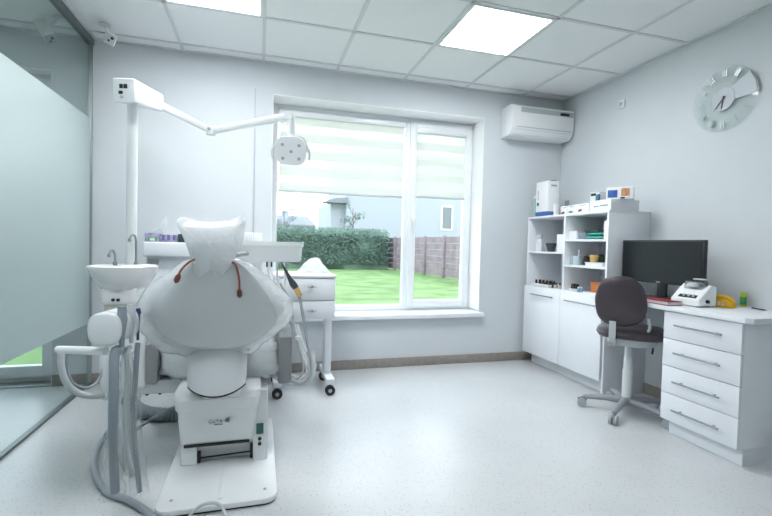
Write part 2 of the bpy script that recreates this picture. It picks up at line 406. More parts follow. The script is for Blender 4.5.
# pump housing with an open slot at the foot
BY = 2.20
def fx(px, py, y=BY): return at(px, py, y=y)
hl, hr = fx(179, 430).x, fx(256, 430).x
def hring(z, x0, x1, y0, y1, r): return rrect(x0, x1, y0, y1, r, z, 5)
zs = fx(216, 444).z; zt = fx(216, 391).z
bd = MB(); bd.loft([hring(zs, hl+.004, hr-.0, BY+.012, 2.62, .02), hring(zs+.02, hl, hr, BY+.002, 2.62, .03), hring(zs+.17, hl-.012, hr+.008, BY-.012, 2.64, .035),
                    hring(zs+.176, hl-.018, hr+.012, BY-.03, 2.65, .04), hring(zs+.23, hl-.024, hr+.018, BY-.045, 2.66, .05), hring(zt, hl-.022, hr+.02, BY-.03, 2.66, .05), hring(zt+.012, hl-.01, hr+.005, BY-.01, 2.64, .05)])
body = bd.build('pump_housing', M['abs'], chair)
MB().box((hl+.02, BY+.0, zs-.008), (hr-.03, BY+.05, zs+.004), .002).build('slot_edge', M['black'], body)
# side cheeks down to the plate
xl1 = at(197, 455, y=BY+.02).x
MB().box((hl+.004, BY+.02, .032), (xl1, 2.6, zs+.01), .006).build('side_cheek', M['abs'], chair)
xr0 = at(253, 445, y=BY).x; xr1 = at(267.5, 445, y=BY).x
ck = MB(); ck.prism([(xr0, BY+.0, .032), (xr0, BY+.40, .032), (xr0, BY+.40, .34), (xr0, BY+.10, .36), (xr0, BY+.055, .36), (xr0, BY+.005, .2)], (xr1-xr0, 0, 0), .008)
ck = ck.build('control_cheek', M['abs2'], chair)
px0 = xr0+.014; 
MB().box((px0, BY-.004, .165), (px0+.034, BY+.003, .215), .001).build('display', colour('green display', (.02, .10, .085), .2), ck)
for zz in (.115, .14): MB().cyl((px0+.017, BY-.005, zz), (px0+.017, BY+.002, zz), .0085, 14).build('button', M['black'], ck)
# kick bar in the slot
kb = MB(); kz = at(222, 456, y=BY+.03).z
kb.box((xl1+.002, BY+.02, kz-.02), (xl1+.014, BY+.05, kz+.03), .002); kb.box((xr0-.014, BY+.02, kz-.02), (xr0-.002, BY+.05, kz+.045), .002)
kb.cyl((xl1+.01, BY+.033, kz+.0), (xr0-.008, BY+.033, kz+.008), .0045, 8)
kb.build('kick_bar', M['black'], chair)
MB().box((xl1, 2.265, .034), (xr0, 2.30, zs+.02)).build('inner_panel', M['abs'], chair)
# maker's plate on the housing
def text_mesh(s, size, depth=.0008):
    cu = bpy.data.curves.new('txt', 'FONT'); cu.body = s; cu.size = size; cu.extrude = depth/2; cu.align_x = 'LEFT'
    ob = bpy.data.objects.new('txt', cu); COL.objects.link(ob)
    dg = bpy.context.evaluated_depsgraph_get(); me = bpy.data.meshes.new_from_object(ob.evaluated_get(dg))
    bpy.data.objects.remove(ob); bpy.data.curves.remove(cu); return me
def text(s, size, origin, right, up, name, material, parent):
    me = text_mesh(s, size); b = MB(); b.bm.from_mesh(me); bpy.data.meshes.remove(me)
    r_, u_ = V(right).normalized(), V(up).normalized(); n_ = r_.cross(u_)
    mm_ = Matrix((r_, u_, n_)).transposed().to_4x4(); mm_.translation = V(origin); b.bm.transform(mm_)
    return b.build(name, material, parent)
to = at(208.5, 423.5, y=BY-.012)
lg = text('GaLYA', .021, (to.x, BY-.0125, to.z), (1, 0, 0), (0, .08, 1), 'lettering', colour('dark lettering', (.12, .13, .14), .5), body)
bx = MB(); x_ = to.x+.075
for k in range(3): bx.box((x_+k*.0065, BY-.0135, to.z), (x_+k*.0065+.005, BY-.0105, to.z+.012+.004*k))
bx.box((to.x+.024, BY-.0105, to.z-.011), (to.x+.062, BY-.008, to.z-.008))
bx.build('emblem_bars', M['dark lettering'], body)
# column cover (spine) in front of the housing
def sp_pt(px, py, y): return at(px, py, y=y)
rings = []
for py, pl, pr_, y in ((322, 184, 247, 2.14), (340, 185, 247, 2.11), (350, 186, 246.5, 2.085), (373, 186, 246, 2.06), (385, 186.5, 245.5, 2.06)):
    a = sp_pt(pl, py, y); b = sp_pt(pr_, py, y); zc = (a.z+b.z)/2; wd = b.x-a.x; ring = []
    for k in range(17):
        u = k/16; ring.append(V((a.x+wd*u, y-.035*(1-(2*u-1)**2)+.02*abs(2*u-1)**6, zc)))
    ring += [V((b.x, y+.16, zc)), V((a.x, y+.16, zc))]; rings.append(ring)
# curved lower lip
last = rings[-1]; lip = []
for k, p in enumerate(last):
    u = min(k, 16)/16; dz = -.035*(1-(2*u-1)**2) if k <= 16 else 0
    lip.append(V((p.x, p.y, p.z+dz-.004)))
rings.append(lip)
spine = MB().loft(rings).build('column_cover', M['abs2'], chair, ang=50)
gk = [V((p.x, p.y+.004, p.z-.0)) for p in lip]; gk2 = [V((p.x, p.y+.004, p.z-.009)) for p in lip]
MB().loft([gk, gk2]).build('dark_gap', M['black'], spine)  # black strip stands in for the shaded gap under the cover
# inner neck under cover
MB().box((-.25, 2.14, zt-.02), (-.08, 2.4, .6), .02).build('lift_column', M['abs2'], chair)
# back: padded back in clear sheet (outer) and hard shell (inner), leaning towards the camera
BN = V((0, 1, .55)); BD = 2.07+.55*.62
def bk(px, py, off=0): return at(px, py, n=BN, d=BD+off*BN.length)
outer = [(190, 261), (180, 265), (165, 275.5), (150, 286), (140, 300), (137, 314), (140, 327), (148, 339), (160, 349), (180, 354), (200, 357), (218, 358), (236, 357), (250, 352), (264, 342), (279, 331), (289, 319), (292, 306), (286, 295), (268, 279), (252, 267), (236, 261), (213, 259)]
o3 = spline([bk(215+(x-215)*.90, 308+(y-308)*.90, .05) for x, y in outer], 4, True)
back = MB().pillow(o3, -BN, .04, .075, 8, amp=.0025, fs=16, power=.6).build('backrest', M['abs'], chair, ang=60)
inner = [(192, 263), (178, 276), (160, 297), (151, 317), (158, 331), (175, 342), (196, 347.5), (216, 349), (238, 346), (258, 338), (272, 326), (277, 316), (268, 296), (254, 277), (238, 263), (214, 258)]
i3 = spline([bk(x, y, -.004) for x, y in inner], 4, True)
MB().pillow(i3, -BN, .045, .02, 8, power=.55).build('back_shell', colour('pale grey shell', (.62, .65, .66), .35), chair, ang=60)
# loose clear sheet over the whole back, its edge rolled round the rim
sh = [bk(x+(x-215)*.018, y+(y-308)*.02, .035) for x, y in outer]
MB().pillow(spline(sh, 5, True), -BN, .058, .085, 9, amp=.010, fs=21, power=.5, seed=4).build('plastic_cover', M['clearfilm2'] if 'clearfilm2' in M else M['clearfilm'], back, ang=70)
sc_ = bk(248.5, 349.5, -.005); MB().lathe([(.006, 0), (.006, .004), (.003, .006)], sc_, 10, rot=V((0, 0, 1)).rotation_difference(-BN).to_matrix()).build('screw', M['grey'], back)
# headrest with a bag tied over it
hd0 = bk(212, 247, -.03)
hp = spline([bk(x, y, .02) for x, y in ((186, 232), (200, 229), (225, 229), (238, 231), (238, 243), (230, 256), (212, 262), (196, 257), (187, 246))], 4, True)
head = MB().pillow(hp, -BN, .02, .07, 6, power=.5).build('headrest', M['abs2'], chair, ang=60)
bagp = [(176.5, 220.5), (184, 225), (198, 226.5), (214, 226.5), (230, 225), (240, 223), (246, 219), (244, 234), (241, 246), (235, 258), (229, 272), (222, 284.5), (216, 277), (210.5, 270), (204, 275), (196, 280), (193, 268), (190, 256), (185, 243), (181, 232)]
bp3 = spline([bk(x, y, -.012) for x, y in bagp], 4, True)
MB().pillow(bp3, -BN, .035, .11, 9, amp=.008, fs=12, power=.5, seed=2, center=bk(212, 247, -.012)).build('headrest_bag', M['bag'], head, ang=70)
# red straps on both shoulders
def strap(pts, name='strap'):
    P_ = [bk(x, y, o_) for x, y, o_ in pts]
    t_ = MB().tube(P_, .0042, 8, sub=6).build(name, M['red'], chair)
    e = P_[-1]; dlt = (P_[-1]-P_[-2]).normalized()
    MB().tube([e-dlt*.012, e, e+dlt*.018, e+dlt*.026], [.006, .0105, .0105, .004], 8).build('strap_clip', colour('dark red clip', (.16, .05, .04)), t_)
strap([(195, 259, -.035), (188, 263, -.035), (181, 270, -.045), (178, 277, -.05)])
strap([(232, 262, -.03), (236, 266, -.04), (239, 278, -.05), (239.5, 292, -.052)])
# seat in its plastic wrap
sy0 = 2.36
so_ = spline([at(x, y, y=sy0) for x, y in ((159, 352), (164, 344), (190, 341), (250, 340), (276, 343), (281, 356), (280, 372), (268, 379), (240, 381), (190, 382), (166, 379), (158, 368))], 4, True)
rings = []
for k, yy in enumerate([0, .03, .1, .25, .45, .65, .78, .82]):
    c_ = sum(so_, V())/len(so_); s_ = [.80, .95, 1, 1.0, .98, .95, .88, .7][k]
    rings.append([V((c_.x+(p.x-c_.x)*s_+.012*noise.noise(p*18+V((0, yy*9, 0))), p.y+yy+.012*noise.noise(p*14+V((k, 0, 2))), c_.z+(p.z-c_.z)*s_+.012*noise.noise(p*21+V((3, yy*8, 1))))) for p in so_])
seat = MB().loft(rings).build('seat', M['abs2'], chair, ang=60)
rings2 = []
for k, yy in enumerate([-.01, .0, .03, .1, .25, .45, .65, .80, .84]):
    c_ = sum(so_, V())/len(so_); s_ = [.72, .9, 1.0, 1.05, 1.05, 1.03, 1.0, .93, .75][k]
    rings2.append([V((c_.x+(p.x-c_.x)*s_+.028*noise.noise(p*32+V((0, yy*14, 5))), p.y+yy+.01*noise.noise(p*20+V((k, 0, 2))), c_.z+(p.z-c_.z)*s_+.028*noise.noise(p*34+V((3, yy*14, 1))))) for p in so_])
MB().loft(rings2).build('plastic_wrap', M['clearfilm'], seat, ang=80)
MB().box((-.30, 2.5, zt), (-.0, 2.95, .46), .02).build('seat_support', M['abs2'], chair)
# grey arm pads
for (l_, r_, t_, b_, nm) in ((145.5, 157.5, 338, 384, 0), (278.5, 291.5, 331, 383, 1)):
    y_ = 2.36; a = at(l_, t_, y=y_); b = at(r_, b_, y=y_)
    pr_ = [(a.x, y_, b.z), (a.x, y_+.42, b.z+.05), (a.x, y_+.42, a.z-.03), (a.x, y_+.34, a.z), (a.x, y_+.06, a.z), (a.x, y_, a.z-.035)]
    MB().prism(pr_, (b.x-a.x, 0, 0), .012).build('armrest', colour('grey arm pad', (.24, .25, .26), .5, var=.03), chair)
    x_in = b.x if nm == 0 else a.x
    MB().box((min(x_in, -.15), y_+.12, b.z+.0), (max(x_in, -.15), y_+.2, b.z+.04), .006).build('armrest_bracket', M['abs2'], chair)

# ================================================================== CUSPIDOR UNIT
UY = 2.45
cu = thing('cuspidor_unit', 'white spittoon unit with a round bowl and two chrome spouts left of the dental chair', 'spittoon', (-.62, UY, 0))
zr = at(115, 268, y=UY-.17).z; cx_ = (at(88, 270, y=UY).x+at(159, 270, y=UY).x)/2; rx = (at(159, 270, y=UY).x-at(88, 270, y=UY).x)/2
c0 = (cx_, UY, 0)
bw = MB().lathe([(.40*rx, zr-.118), (.62*rx, zr-.108), (.80*rx, zr-.075), (.93*rx, zr-.03), (.99*rx, zr-.006), (1.0*rx, zr), (.96*rx, zr+.004), (.90*rx, zr-.002), (.78*rx, zr-.03), (.5*rx, zr-.055), (.1*rx, zr-.062)], c0, 40, 1, 1.05)
basin = bw.build('basin', M['ceram'], cu, ang=50)
MB().box((cx_-.06, UY+.06, zr-.1), (at(150, 265, y=UY+.2).x, UY+.26, zr+.002), .03, 4).build('spout_deck', M['ceram'], cu)
def spout(px, py, top, tipx, tipy, r, name):
    b = at(px, py, y=UY+.13); b.z = zr-.004; tz = at(px, top, y=UY+.13).z; e = at(tipx, tipy, y=UY+.09)
    o = MB().tube([b, b+V((0, 0, (tz-b.z)*.6)), (b.x-.002, b.y-.002, tz-.015), ((b.x+e.x)/2, (b.y+e.y)/2, tz), (e.x, e.y, e.z+.012), e], r, 10, sub=5)
    o.lathe([(r*2.0, 0), (r*2.0, .012), (r*1.3, .022)], b, 12)
    o.lathe([(r*1.5, -.004), (r*1.5, .012)], e, 10)
    return o.build(name, M['darksteel'], cu)
spout(115, 266, 250, 109, 256.5, .0055, 'bowl_rinse_spout'); spout(136, 264, 235, 129.5, 241, .0055, 'cup_filler_spout')
xa, xb = at(99, 300, y=UY-.09).x, at(137, 300, y=UY-.09).x
zb1 = at(115, 306, y=UY-.09).z; zb2 = at(115, 318, y=UY-.07).z
neck = MB(); neck.box((xa, UY-.09, zb1), (xb, UY+.2, zr-.095), .025, 4); nk = neck.build('front_panel', M['ceram'], cu)
for px in (113.2, 118.2):
    p = at(px, 300, y=UY-.092); MB().cyl((p.x, UY-.097, p.z), (p.x, UY-.085, p.z), .008, 14).build('button', colour('blue black button', (.02, .035, .07), .3), nk)
MB().box((xa+.012, UY-.07, zb2), (xb-.01, UY+.2, zb1+.004), .01).build('lower_collar', colour('beige panel', (.55, .52, .50), .4), cu)
xa2, xb2 = at(98, 370, y=UY-.05).x, at(146, 370, y=UY-.05).x
zc2 = at(100, 393, y=UY-.05).z
clm = MB(); clm.box((xa2, UY-.05, zc2), (xb2, UY+.2, zb2+.002), .025, 4); clm.build('column', M['abs'], cu)
p0 = at(140, 380, y=UY-.02); p1 = at(186, 392, y=UY-.02)
MB().box((xb2-.05, UY-.02, p1.z), (p1.x+.05, UY+.12, p0.z-.005), .008).build('mounting_arm', M['abs2'], cu)
for px in (147, 160):
    p = at(px, 393, y=UY); MB().lathe([(.003, -.012), (.014, 0)], (p.x, UY, p1.z), 8).build('cable_hook', M['black'], cu)

# ================================================================== LAMP
lamp = thing('dental_lamp', 'white dental operating lamp on a tall pole with a jointed arm reaching to the window', 'dental lamp', (-.64, 2.62, 0))
pc = at(132.5, 110, y=2.62); px_ = pc.x
pz1 = at(134, 104, y=2.62).z; pole_r = .026
MB().cyl((px_, 2.62, zr-.35), (px_, 2.62, pz1), pole_r, 24).build('pole', M['abs'], lamp)
MB().cyl((px_, 2.62, zr-.4), (px_, 2.62, zr-.2), .036, 24).build('pole_socket', M['abs2'], lamp)
# transformer box: runs from the pole to the right and away
q = [at(112, 77.5, y=2.50), at(134, 78, y=2.44), at(135, 102.5, y=2.44), at(113.5, 101.5, y=2.50)]
e_ = [at(139, 84, y=3.0), at(163.5, 95, y=2.86), at(163.5, 112, y=2.86), at(140, 108, y=3.0)]
lb = MB(); lb.loft([q, e_]); bmesh.ops.bevel(lb.bm, geom=lb.bm.edges[:], offset=.008, segments=2, profile=.5, affect='EDGES')
lbo = lb.build('transformer_box', M['abs'], lamp)
fn = (q[1]-q[0]).cross(q[3]-q[0]).normalized(); fn = fn if fn.y < 0 else -fn
def onface(u, v): return q[0]+(q[1]-q[0])*u+(q[3]-q[0])*v
for (u0, u1, v0, v1) in ((.33, .48, .26, .44), (.52, .68, .26, .44), (.28, .46, .54, .68)):
    mb_ = MB(); mb_.prism([onface(u0, v0), onface(u1, v0), onface(u1, v1), onface(u0, v1)], fn*.004, .001); mb_.build('switch', M['black'], lbo)
k_ = onface(.4, .8); MB().tube([k_-fn*.004, k_+fn*.006], .008, 12).build('dial', M['lgrey'], lbo)
# arms
ya = 2.80
A0, A1, A2 = at(162, 106, y=2.86), at(211, 131, y=2.78), at(289.5, 116, y=2.62)
def bar(mb, a, b, w0, h0, w1, h1, bev=.005):
    a, b = V(a), V(b); t = (b-a).normalized(); s_ = t.cross(V((0, 0, 1))).normalized(); u_ = s_.cross(t)
    tmp = MB(); tmp.loft([[a+s_*w0/2*i+u_*h0/2*j for i, j in ((-1, -1), (1, -1), (1, 1), (-1, 1))], [b+s_*w1/2*i+u_*h1/2*j for i, j in ((-1, -1), (1, -1), (1, 1), (-1, 1))]])
    bmesh.ops.bevel(tmp.bm, geom=tmp.bm.edges[:], offset=bev, segments=2, profile=.5, affect='EDGES')
    me = bpy.data.meshes.new('t'); tmp.bm.to_mesh(me); tmp.bm.free(); mb.bm.from_mesh(me); bpy.data.meshes.remove(me); return mb
bar(MB(), A0, A1, .03, .042, .026, .034).build('fixed_arm', M['abs'], lamp)
bar(MB(), A1, A2, .03, .036, .03, .042).build('spring_arm', M['abs'], lamp)
el = MB(); el.cyl(A1+V((0, 0, -.022)), A1+V((0, 0, .024)), .026, 18); elo = el.build('elbow', M['abs'], lamp)
sd = (A2-A1).cross(V((0, 0, 1))).normalized(); sd = sd if sd.y < 0 else -sd
bo_ = A1+V((0, 0, .006))+sd*.026; MB().tube([bo_-sd*.004, bo_+sd*.003], .009, 10).build('elbow_bolt', M['grey'], elo)
MB().tube([A2-sd*-.022, A2+sd*-.022], .026, 16).build('wrist', M['abs'], lamp)
hc = at(290.5, 151, y=2.60)
MB().cyl((A2.x+.010, A2.y, A2.z-.005), (A2.x+.010, A2.y, hc.z+.05), .023, 16).build('drop_tube', M['abs'], lamp)
# lamp head: rounded disc, face tilted towards the camera and down
hw = (at(306, 151, y=2.60).x-at(275, 151, y=2.60).x)/2; hh = abs(at(290, 136.5, y=2.6).z-at(290, 165.5, y=2.6).z)/2
hn = V((-.2, -.93, -.26)).normalized(); hx_ = V((0, 0, 1)).cross(hn).normalized()*-1; hx_ = hx_ if hx_.x > 0 else -hx_; hu = hn.cross(hx_); hu = hu if hu.z > 0 else -hu
def sup(a, e=3.2): c_, s_ = math.cos(a), math.sin(a); return (math.copysign(abs(c_)**(2/e), c_), math.copysign(abs(s_)**(2/e), s_))
def headring(s_, d_): return [hc+hx_*hw*s_*sup(2*PI*k/40)[0]+hu*hh*s_*sup(2*PI*k/40)[1]+hn*d_ for k in range(40)]
hd = MB().loft([headring(.5, -.07), headring(.85, -.055), headring(.98, -.03), headring(1.0, -.005), headring(.97, .004), headring(.93, .0045), headring(.3, .008)]).build('lamp_head', M['abs'], lamp, ang=50)
for u, v in ((-.5, .42), (.58, .38), (.05, -.04), (-.5, -.5), (.55, -.52)):
    p = hc+hx_*hw*u+hu*hh*v+hn*.0055
    MB().tube([p-hn*.003, p+hn*.003], .0095, 14).build('led', M['grey'], hd)
for sgn in (-1, 1):
    p = hc+hx_*hw*1.02*sgn
    hbx = MB(); hbx.tube([p+hu*.03-hn*.03, p+hu*.012+hx_*.014*sgn, p-hu*.02+hx_*.02*sgn, p-hu*.045+hx_*.016*sgn], [.007, .009, .009, .006], 10, sub=4)
    hbx.build('handle', M['abs2'], hd)
MB().tube([hc-hn*.03+hx_*hw*.2+hu*hh*.9, hc+hx_*hw*.75+hu*hh*.95-hn*.03, hc+hx_*hw*1.06+hu*hh*.4-hn*.02, hc+hx_*hw*1.08-hu*hh*.0], .0055, 8, sub=5).build('head_yoke', M['abs2'], hd)

# ================================================================== SUCTION CONSOLE
sc = thing('suction_console', 'white and grey suction holder with four hanging hoses in front of the spittoon', 'suction holder', (-.58, 2.0, 0))
S0 = at(103, 330, y=1.76); S1 = at(129, 321, y=1.95); sd_ = (S1-S0).normalized(); su = V((0, 0, 1)); sr = sd_.cross(su).normalized(); sr = sr if sr.y < 0 else -sr
def oval(c, a, b, n=28): return [c+sr*a*sup(2*PI*k/n, 2.6)[0]+su*b*sup(2*PI*k/n, 2.6)[1] for k in range(n)]
Ls = (S1-S0).length; segs = ((0, .12), (.27, .50), (.64, .82), (.89, 1.0))
for i, (t0, t1) in enumerate(segs):
    a = S0+sd_*Ls*t0; b = S0+sd_*Ls*t1; e = .008
    ob_ = MB().loft([oval(a, .045, .05), oval(a+sd_*.003, .053, .057), oval(a+sd_*e, .057, .061), oval(b-sd_*e, .057, .061), oval(b, .052, .055)]).build('holder_block', M['abs2'], sc, ang=40)
MB().tube([S0+sd_*.02-su*.02, S1-sd_*.02-su*.02], .035, 14).build('core_tube', M['abs2'], sc)
slots = [S0+sd_*Ls*t_+sr*.046 for t_ in (.195, .57, .855)]
HM = (M['hose'], M['lgrey'], colour('navy plastic', (.03, .05, .14), .35))
for i, p in enumerate(slots):
    hdl = MB().tube([p+su*.02-su*.09, p-su*.03, p+su*.03, p+su*(.055, .055, .035)[i], p+su*(.08, .078, .055)[i]], [[.008, .009, .018, .016, .015], [.007, .008, .015, .015, .013], [.005, .005, .008, .012, .008]][i], 14)
    hdl.build('suction_handpiece', HM[i], sc)
# hoses: drop to the floor, loop and run back
def fl(px, py, z=.02): return at(px, py, z=z)
h1 = [slots[0]-su*.085, at(115, 352, y=slots[0].y-.01), at(114, 385, y=slots[0].y-.03), at(113, 430, y=slots[0].y), at(114, 470, y=slots[0].y+.04), at(115, 492, y=slots[0].y+.05)]
MB().tube(h1, .0165, 16, sub=6).build('suction_hose', M['hose'], sc)
h2 = [slots[2]-su*.085, at(137, 352, y=slots[2].y-.01), at(134.5, 395, y=slots[2].y), at(134, 430, y=slots[2].y), at(137, 465, y=slots[2].y), at(139.5, 492, y=slots[2].y)]
MB().tube(h2, .010, 12, sub=6).build('suction_hose', M['hose'], sc)
h3 = [slots[1]-su*.085, at(127, 352, y=slots[1].y-.01), at(127, 380, y=slots[1].y), at(125, 420, y=slots[1].y), at(128, 455, y=slots[1].y), at(132, 472, y=slots[1].y+.01), at(131, 475, y=slots[1].y+.03)]
MB().tube(h3, .0085, 12, sub=6).build('suction_hose', M['lgrey'], sc)
h4 = [slots[1]-su*.085, at(124, 352, y=slots[1].y-.005), at(130, 375, y=slots[1].y+.02), at(128, 410, y=slots[1].y+.02), at(127, 440, y=slots[1].y+.02), at(130, 462, y=slots[1].y+.02)]
MB().tube(h4, .006, 10, sub=6).build('suction_hose', M['hose2'], sc)
def sleeve(path, rads, seed, mname='sleeve'):
    P_ = spline(path, 8); n = 18; rings = []
    for i, p in enumerate(P_):
        f_ = i/(len(P_)-1); rr = rads[0]+(rads[1]-rads[0])*f_; rings.append([p+V((math.cos(a), math.sin(a), 0))*rr*(1+.35*noise.noise(V((2*math.cos(a)+seed, 2*math.sin(a), i*.35)))) for a in [2*PI*k/n for k in range(n)]])
    return MB().loft(rings, cap=False).build('plastic_sleeve', M[mname], sc, ang=80)
sleeve([p for p in h1[3:5]]+[at(112, 497, y=slots[0].y+.05)], (.024, .04), 1); sleeve([p for p in h2[2:]], (.022, .035), 5); sleeve(h3[1:6], (.02, .03), 9)
# white carrying arm and its looped tube
b0, b1 = at(57, 349.5, y=1.92), at(106, 351, y=1.84)
MB().tube([b0, b0+(b1-b0)*.03, b1], [.013, .0145, .0155], 14).build('support_arm', M['abs'], sc)
MB().tube([at(61, 351, y=2.0), at(61, 364, y=2.0), at(65, 380, y=2.0), at(75, 391.5, y=2.0), at(90, 396, y=2.0), at(106, 395, y=2.0)], .0125, 12, sub=6).build('loop_tube', M['lgrey'], sc)
MB().tube([at(68, 352, y=2.02), at(67, 366, y=2.02), at(72, 382, y=2.02), at(86, 388, y=2.05), at(98, 381, y=2.1), at(106, 362, y=2.15)], .006, 10, sub=6).build('loop_tube', M['hose'], sc)
p = at(106, 375, y=2.03); MB().box((p.x-.012, 2.02, at(106, 400, y=2.03).z), (p.x+.012, 2.06, at(106, 350, y=2.03).z), .006).build('hanger_bar', M['abs'], sc)

# hoses lying on the floor
fh = [fl(113, 428, .015), fl(101, 442, .015), fl(95, 458, .015), fl(97, 478, .015), fl(109, 493, .015), fl(128, 500, .015), fl(146, 511, .015), fl(165, 531, .015)]
tag(MB().tube(fh, .0145, 14, sub=8).build('floor_hose', colour('mid grey hose', (.34, .37, .41), .4)), 'pale grey hose looping on the floor left of the base plate', 'hose')
ch = [fl(128, 400, .04), fl(140, 410, .04), fl(155, 414, .04), fl(176, 414, .04), fl(186, 410, .04)]
P_ = spline(ch, 10); rr = [.029 if i % 2 else .042 for i in range(len(P_))]
tag(MB().tube(P_, rr, 16).build('corrugated_hose', M['hose'], ang=20), 'dark grey corrugated drain hose on the floor behind the chair base', 'hose')
tag(MB().tube([fl(132, 432, .012), fl(150, 420, .014), fl(168, 410.5, .13), fl(180, 405.5, .15)], .011, 12, sub=6).build('supply_tube', M['hose']), 'straight grey tube running from the floor hose up to the chair base', 'hose')
fp = [fl(186, 522, .008), fl(192, 513, .03), fl(202, 505, .05), fl(215, 503, .05), fl(223, 509, .03), fl(227, 520, .008)]
tag(MB().tube(fp, .0062, 10, sub=8).build('pedal_cable', M['lgrey']), 'grey cable arching in front of the white base plate', 'cable')

# ================================================================== DELIVERY TRAY
TY = 2.42
tr = thing('delivery_tray', 'white instrument delivery tray with hanging handpieces right of the headrest', 'instrument tray', (.1, 2.55, 0))
tx0, tx1 = at(205, 250, y=TY).x, at(304, 243, y=TY).x
tz1 = at(270, 241.5, y=TY).z
zlo = at(270, 262, y=TY).z
pf = [(tx0, TY, tz1-.022), (tx0, TY+.06, zlo), (tx0, TY+.30, zlo), (tx0, TY+.32, tz1-.022)]
def trap(z, sx_, ins): return rrect(tx0+ins, tx1-ins*sx_, TY+ins*.8, TY+.34, .02, z, 4)
tb = MB(); tb.loft([trap(zlo, 1, .02), trap(zlo+.012, 1, .012), trap(tz1-.03, 1, .006), trap(tz1-.024, 1, .0), trap(tz1, 1, .0), trap(tz1, 1, .012), trap(tz1-.01, 1, .02)])
tray = tb.build('tray_body', M['abs'], tr)
p = at(242, 254, y=TY-.02); MB().tube([p+V((-.05, .02, -.006)), p+V((-.02, -.012, -.004)), p+V((.012, -.012, .002)), p+V((.024, .02, .002))], .012, 12, sub=4).build('tray_handle', M['grey'], tr)
MB().tube([(tx0+.05, TY+.2, zlo+.01), (tx0+.02, TY+.22, .9), (-.03, TY+.24, .75), (-.06, 2.7, .50)], .03, 16, sub=6).build('support_arm', M['abs'], tr)
# instrument rests and handpieces
def down(px, py, y, r, n=10): return at(px, py, y=y)
for px, mm_ in ((262, 'abs'), (267, 'black'), (271.5, 'black'), (277, 'lgrey'), (284, 'abs')):
    a = at(px, 262, y=TY+.03); b = at(px, 270 if mm_ != 'black' else 267, y=TY+.03)
    MB().tube([(a.x, a.y, zlo+.004), b], .0075 if mm_ != 'black' else .005, 10).build('instrument_rest', M[mm_], tr)
for px, e in ((261.5, 290), (268, 276), (277, 296), (284.5, 300)):
    a = at(px, 268, y=TY+.03); b = at(px+1.5, e, y=TY+.03); MB().tube([a, b], .0065, 8).build('handpiece', M['abs'], tr)
for pts in (((266, 275), (271, 284), (278, 294)), ((280, 283), (284, 291), (290, 300))):
    P_ = [at(x, y, y=TY-.02) for x, y in pts]; MB().tube(P_, [.005, .008, .009], 10).build('handpiece', M['grey'], tr)
# dark turbine with its brass coupling
tp = [at(x, y, y=TY-.05) for x, y in ((282.2, 264.5), (286, 271), (290, 279), (293, 284), (296, 288))]
tu = MB().tube(tp, [.0055, .008, .012, .019, .017], 12).build('turbine', colour('dark grey plastic', (.05, .055, .06), .35), tr)
MB().tube([tp[-1], at(300, 296, y=TY-.05)], [.018, .015], 12).build('coupling', M['gold'], tu)
hz_ = [at(x, y, y=TY-.05) for x, y in ((299, 295), (303, 315), (307, 340), (311, 365), (309, 378), (300, 384), (288, 380))]
MB().tube(hz_, .0085, 10, sub=6).build('turbine_hose', M['grey'], tr)
hz2 = [at(x, y, y=TY) for x, y in ((289, 300), (293, 318), (297, 340), (303, 362), (302, 374), (294, 380), (284, 376))]
MB().tube(hz2, .006, 10, sub=6).build('instrument_hose', M['hose2'], tr)
hz3 = [at(x, y, y=TY+.03) for x, y in ((293, 330), (299, 350), (306, 364), (306, 376), (296, 383), (284, 380))]
for k in range(3):
    MB().tube([p+V((.012*k, .012*k, .012*k)) for p in hz3], .008, 10, sub=6).build('instrument_hose', M['abs'], tr)
sl = spline([at(x, y, y=TY-.02) for x, y in ((311, 352), (312, 366), (309, 378), (298, 383), (284, 379), (276, 376))], 8)
rings = [[p+V((math.cos(a)*.5, math.sin(a), math.sin(a*1.0)*.5)).normalized()*.024*(1+.4*noise.noise(V((2*math.cos(a), 2*math.sin(a), i*.3)))) for a in [2*PI*k/16 for k in range(16)]] for i, p in enumerate(sl)]
MB().loft(rings, cap=False).build('plastic_sleeve', film_mat('milky sleeve', (.93, .95, .96), .4, gloss=.4, trans=.5), tr, ang=80)
p = at(297.5, 338, y=TY); MB().box(p-V((.016, .012, .012)), p+V((.016, .012, .012)), .005).build('hose_clip', M['abs'], tr)

# ================================================================== ROLLING CART
cart = thing('rolling_cart', 'white rolling drawer cart on castors in front of the window sill', 'cart', (.33, 3.36, 0))
kx0, kx1, ky0, ky1 = .10, .528, 3.13, 3.55
kzt = at(330, 275, y=ky0).z; kzb = at(330, 319, y=ky0).z; kzm = at(320, 301, y=ky0).z
cb = MB(); cb.box((kx0, ky0+.02, kzb), (kx1, ky1, kzt-.02), .004); cb.build('carcass', M['lam'], cart)
MB().box((kx0-.004, ky0-.004, kzt-.022), (kx1+.006, ky1+.004, kzt), .008).build('cart_top', M['lam'], cart)
for z0, z1 in ((kzm+.003, kzt-.026), (kzb+.002, kzm-.003)):
    d_ = MB().box((kx0+.004, ky0, z0), (kx1-.002, ky0+.02, z1), .004).build('drawer', M['lam'], cart)
    p = at(312, 287 if z0 > kzm else 311, y=ky0); mb_ = MB(); mb_.tube([(p.x, ky0+.004, p.z), (p.x, ky0-.012, p.z)], .009, 12); mb_.box((p.x-.03, ky0-.014, p.z-.003), (p.x+.03, ky0-.008, p.z+.003), .002)
    mb_.build('drawer_knob', M['steel'], d_)
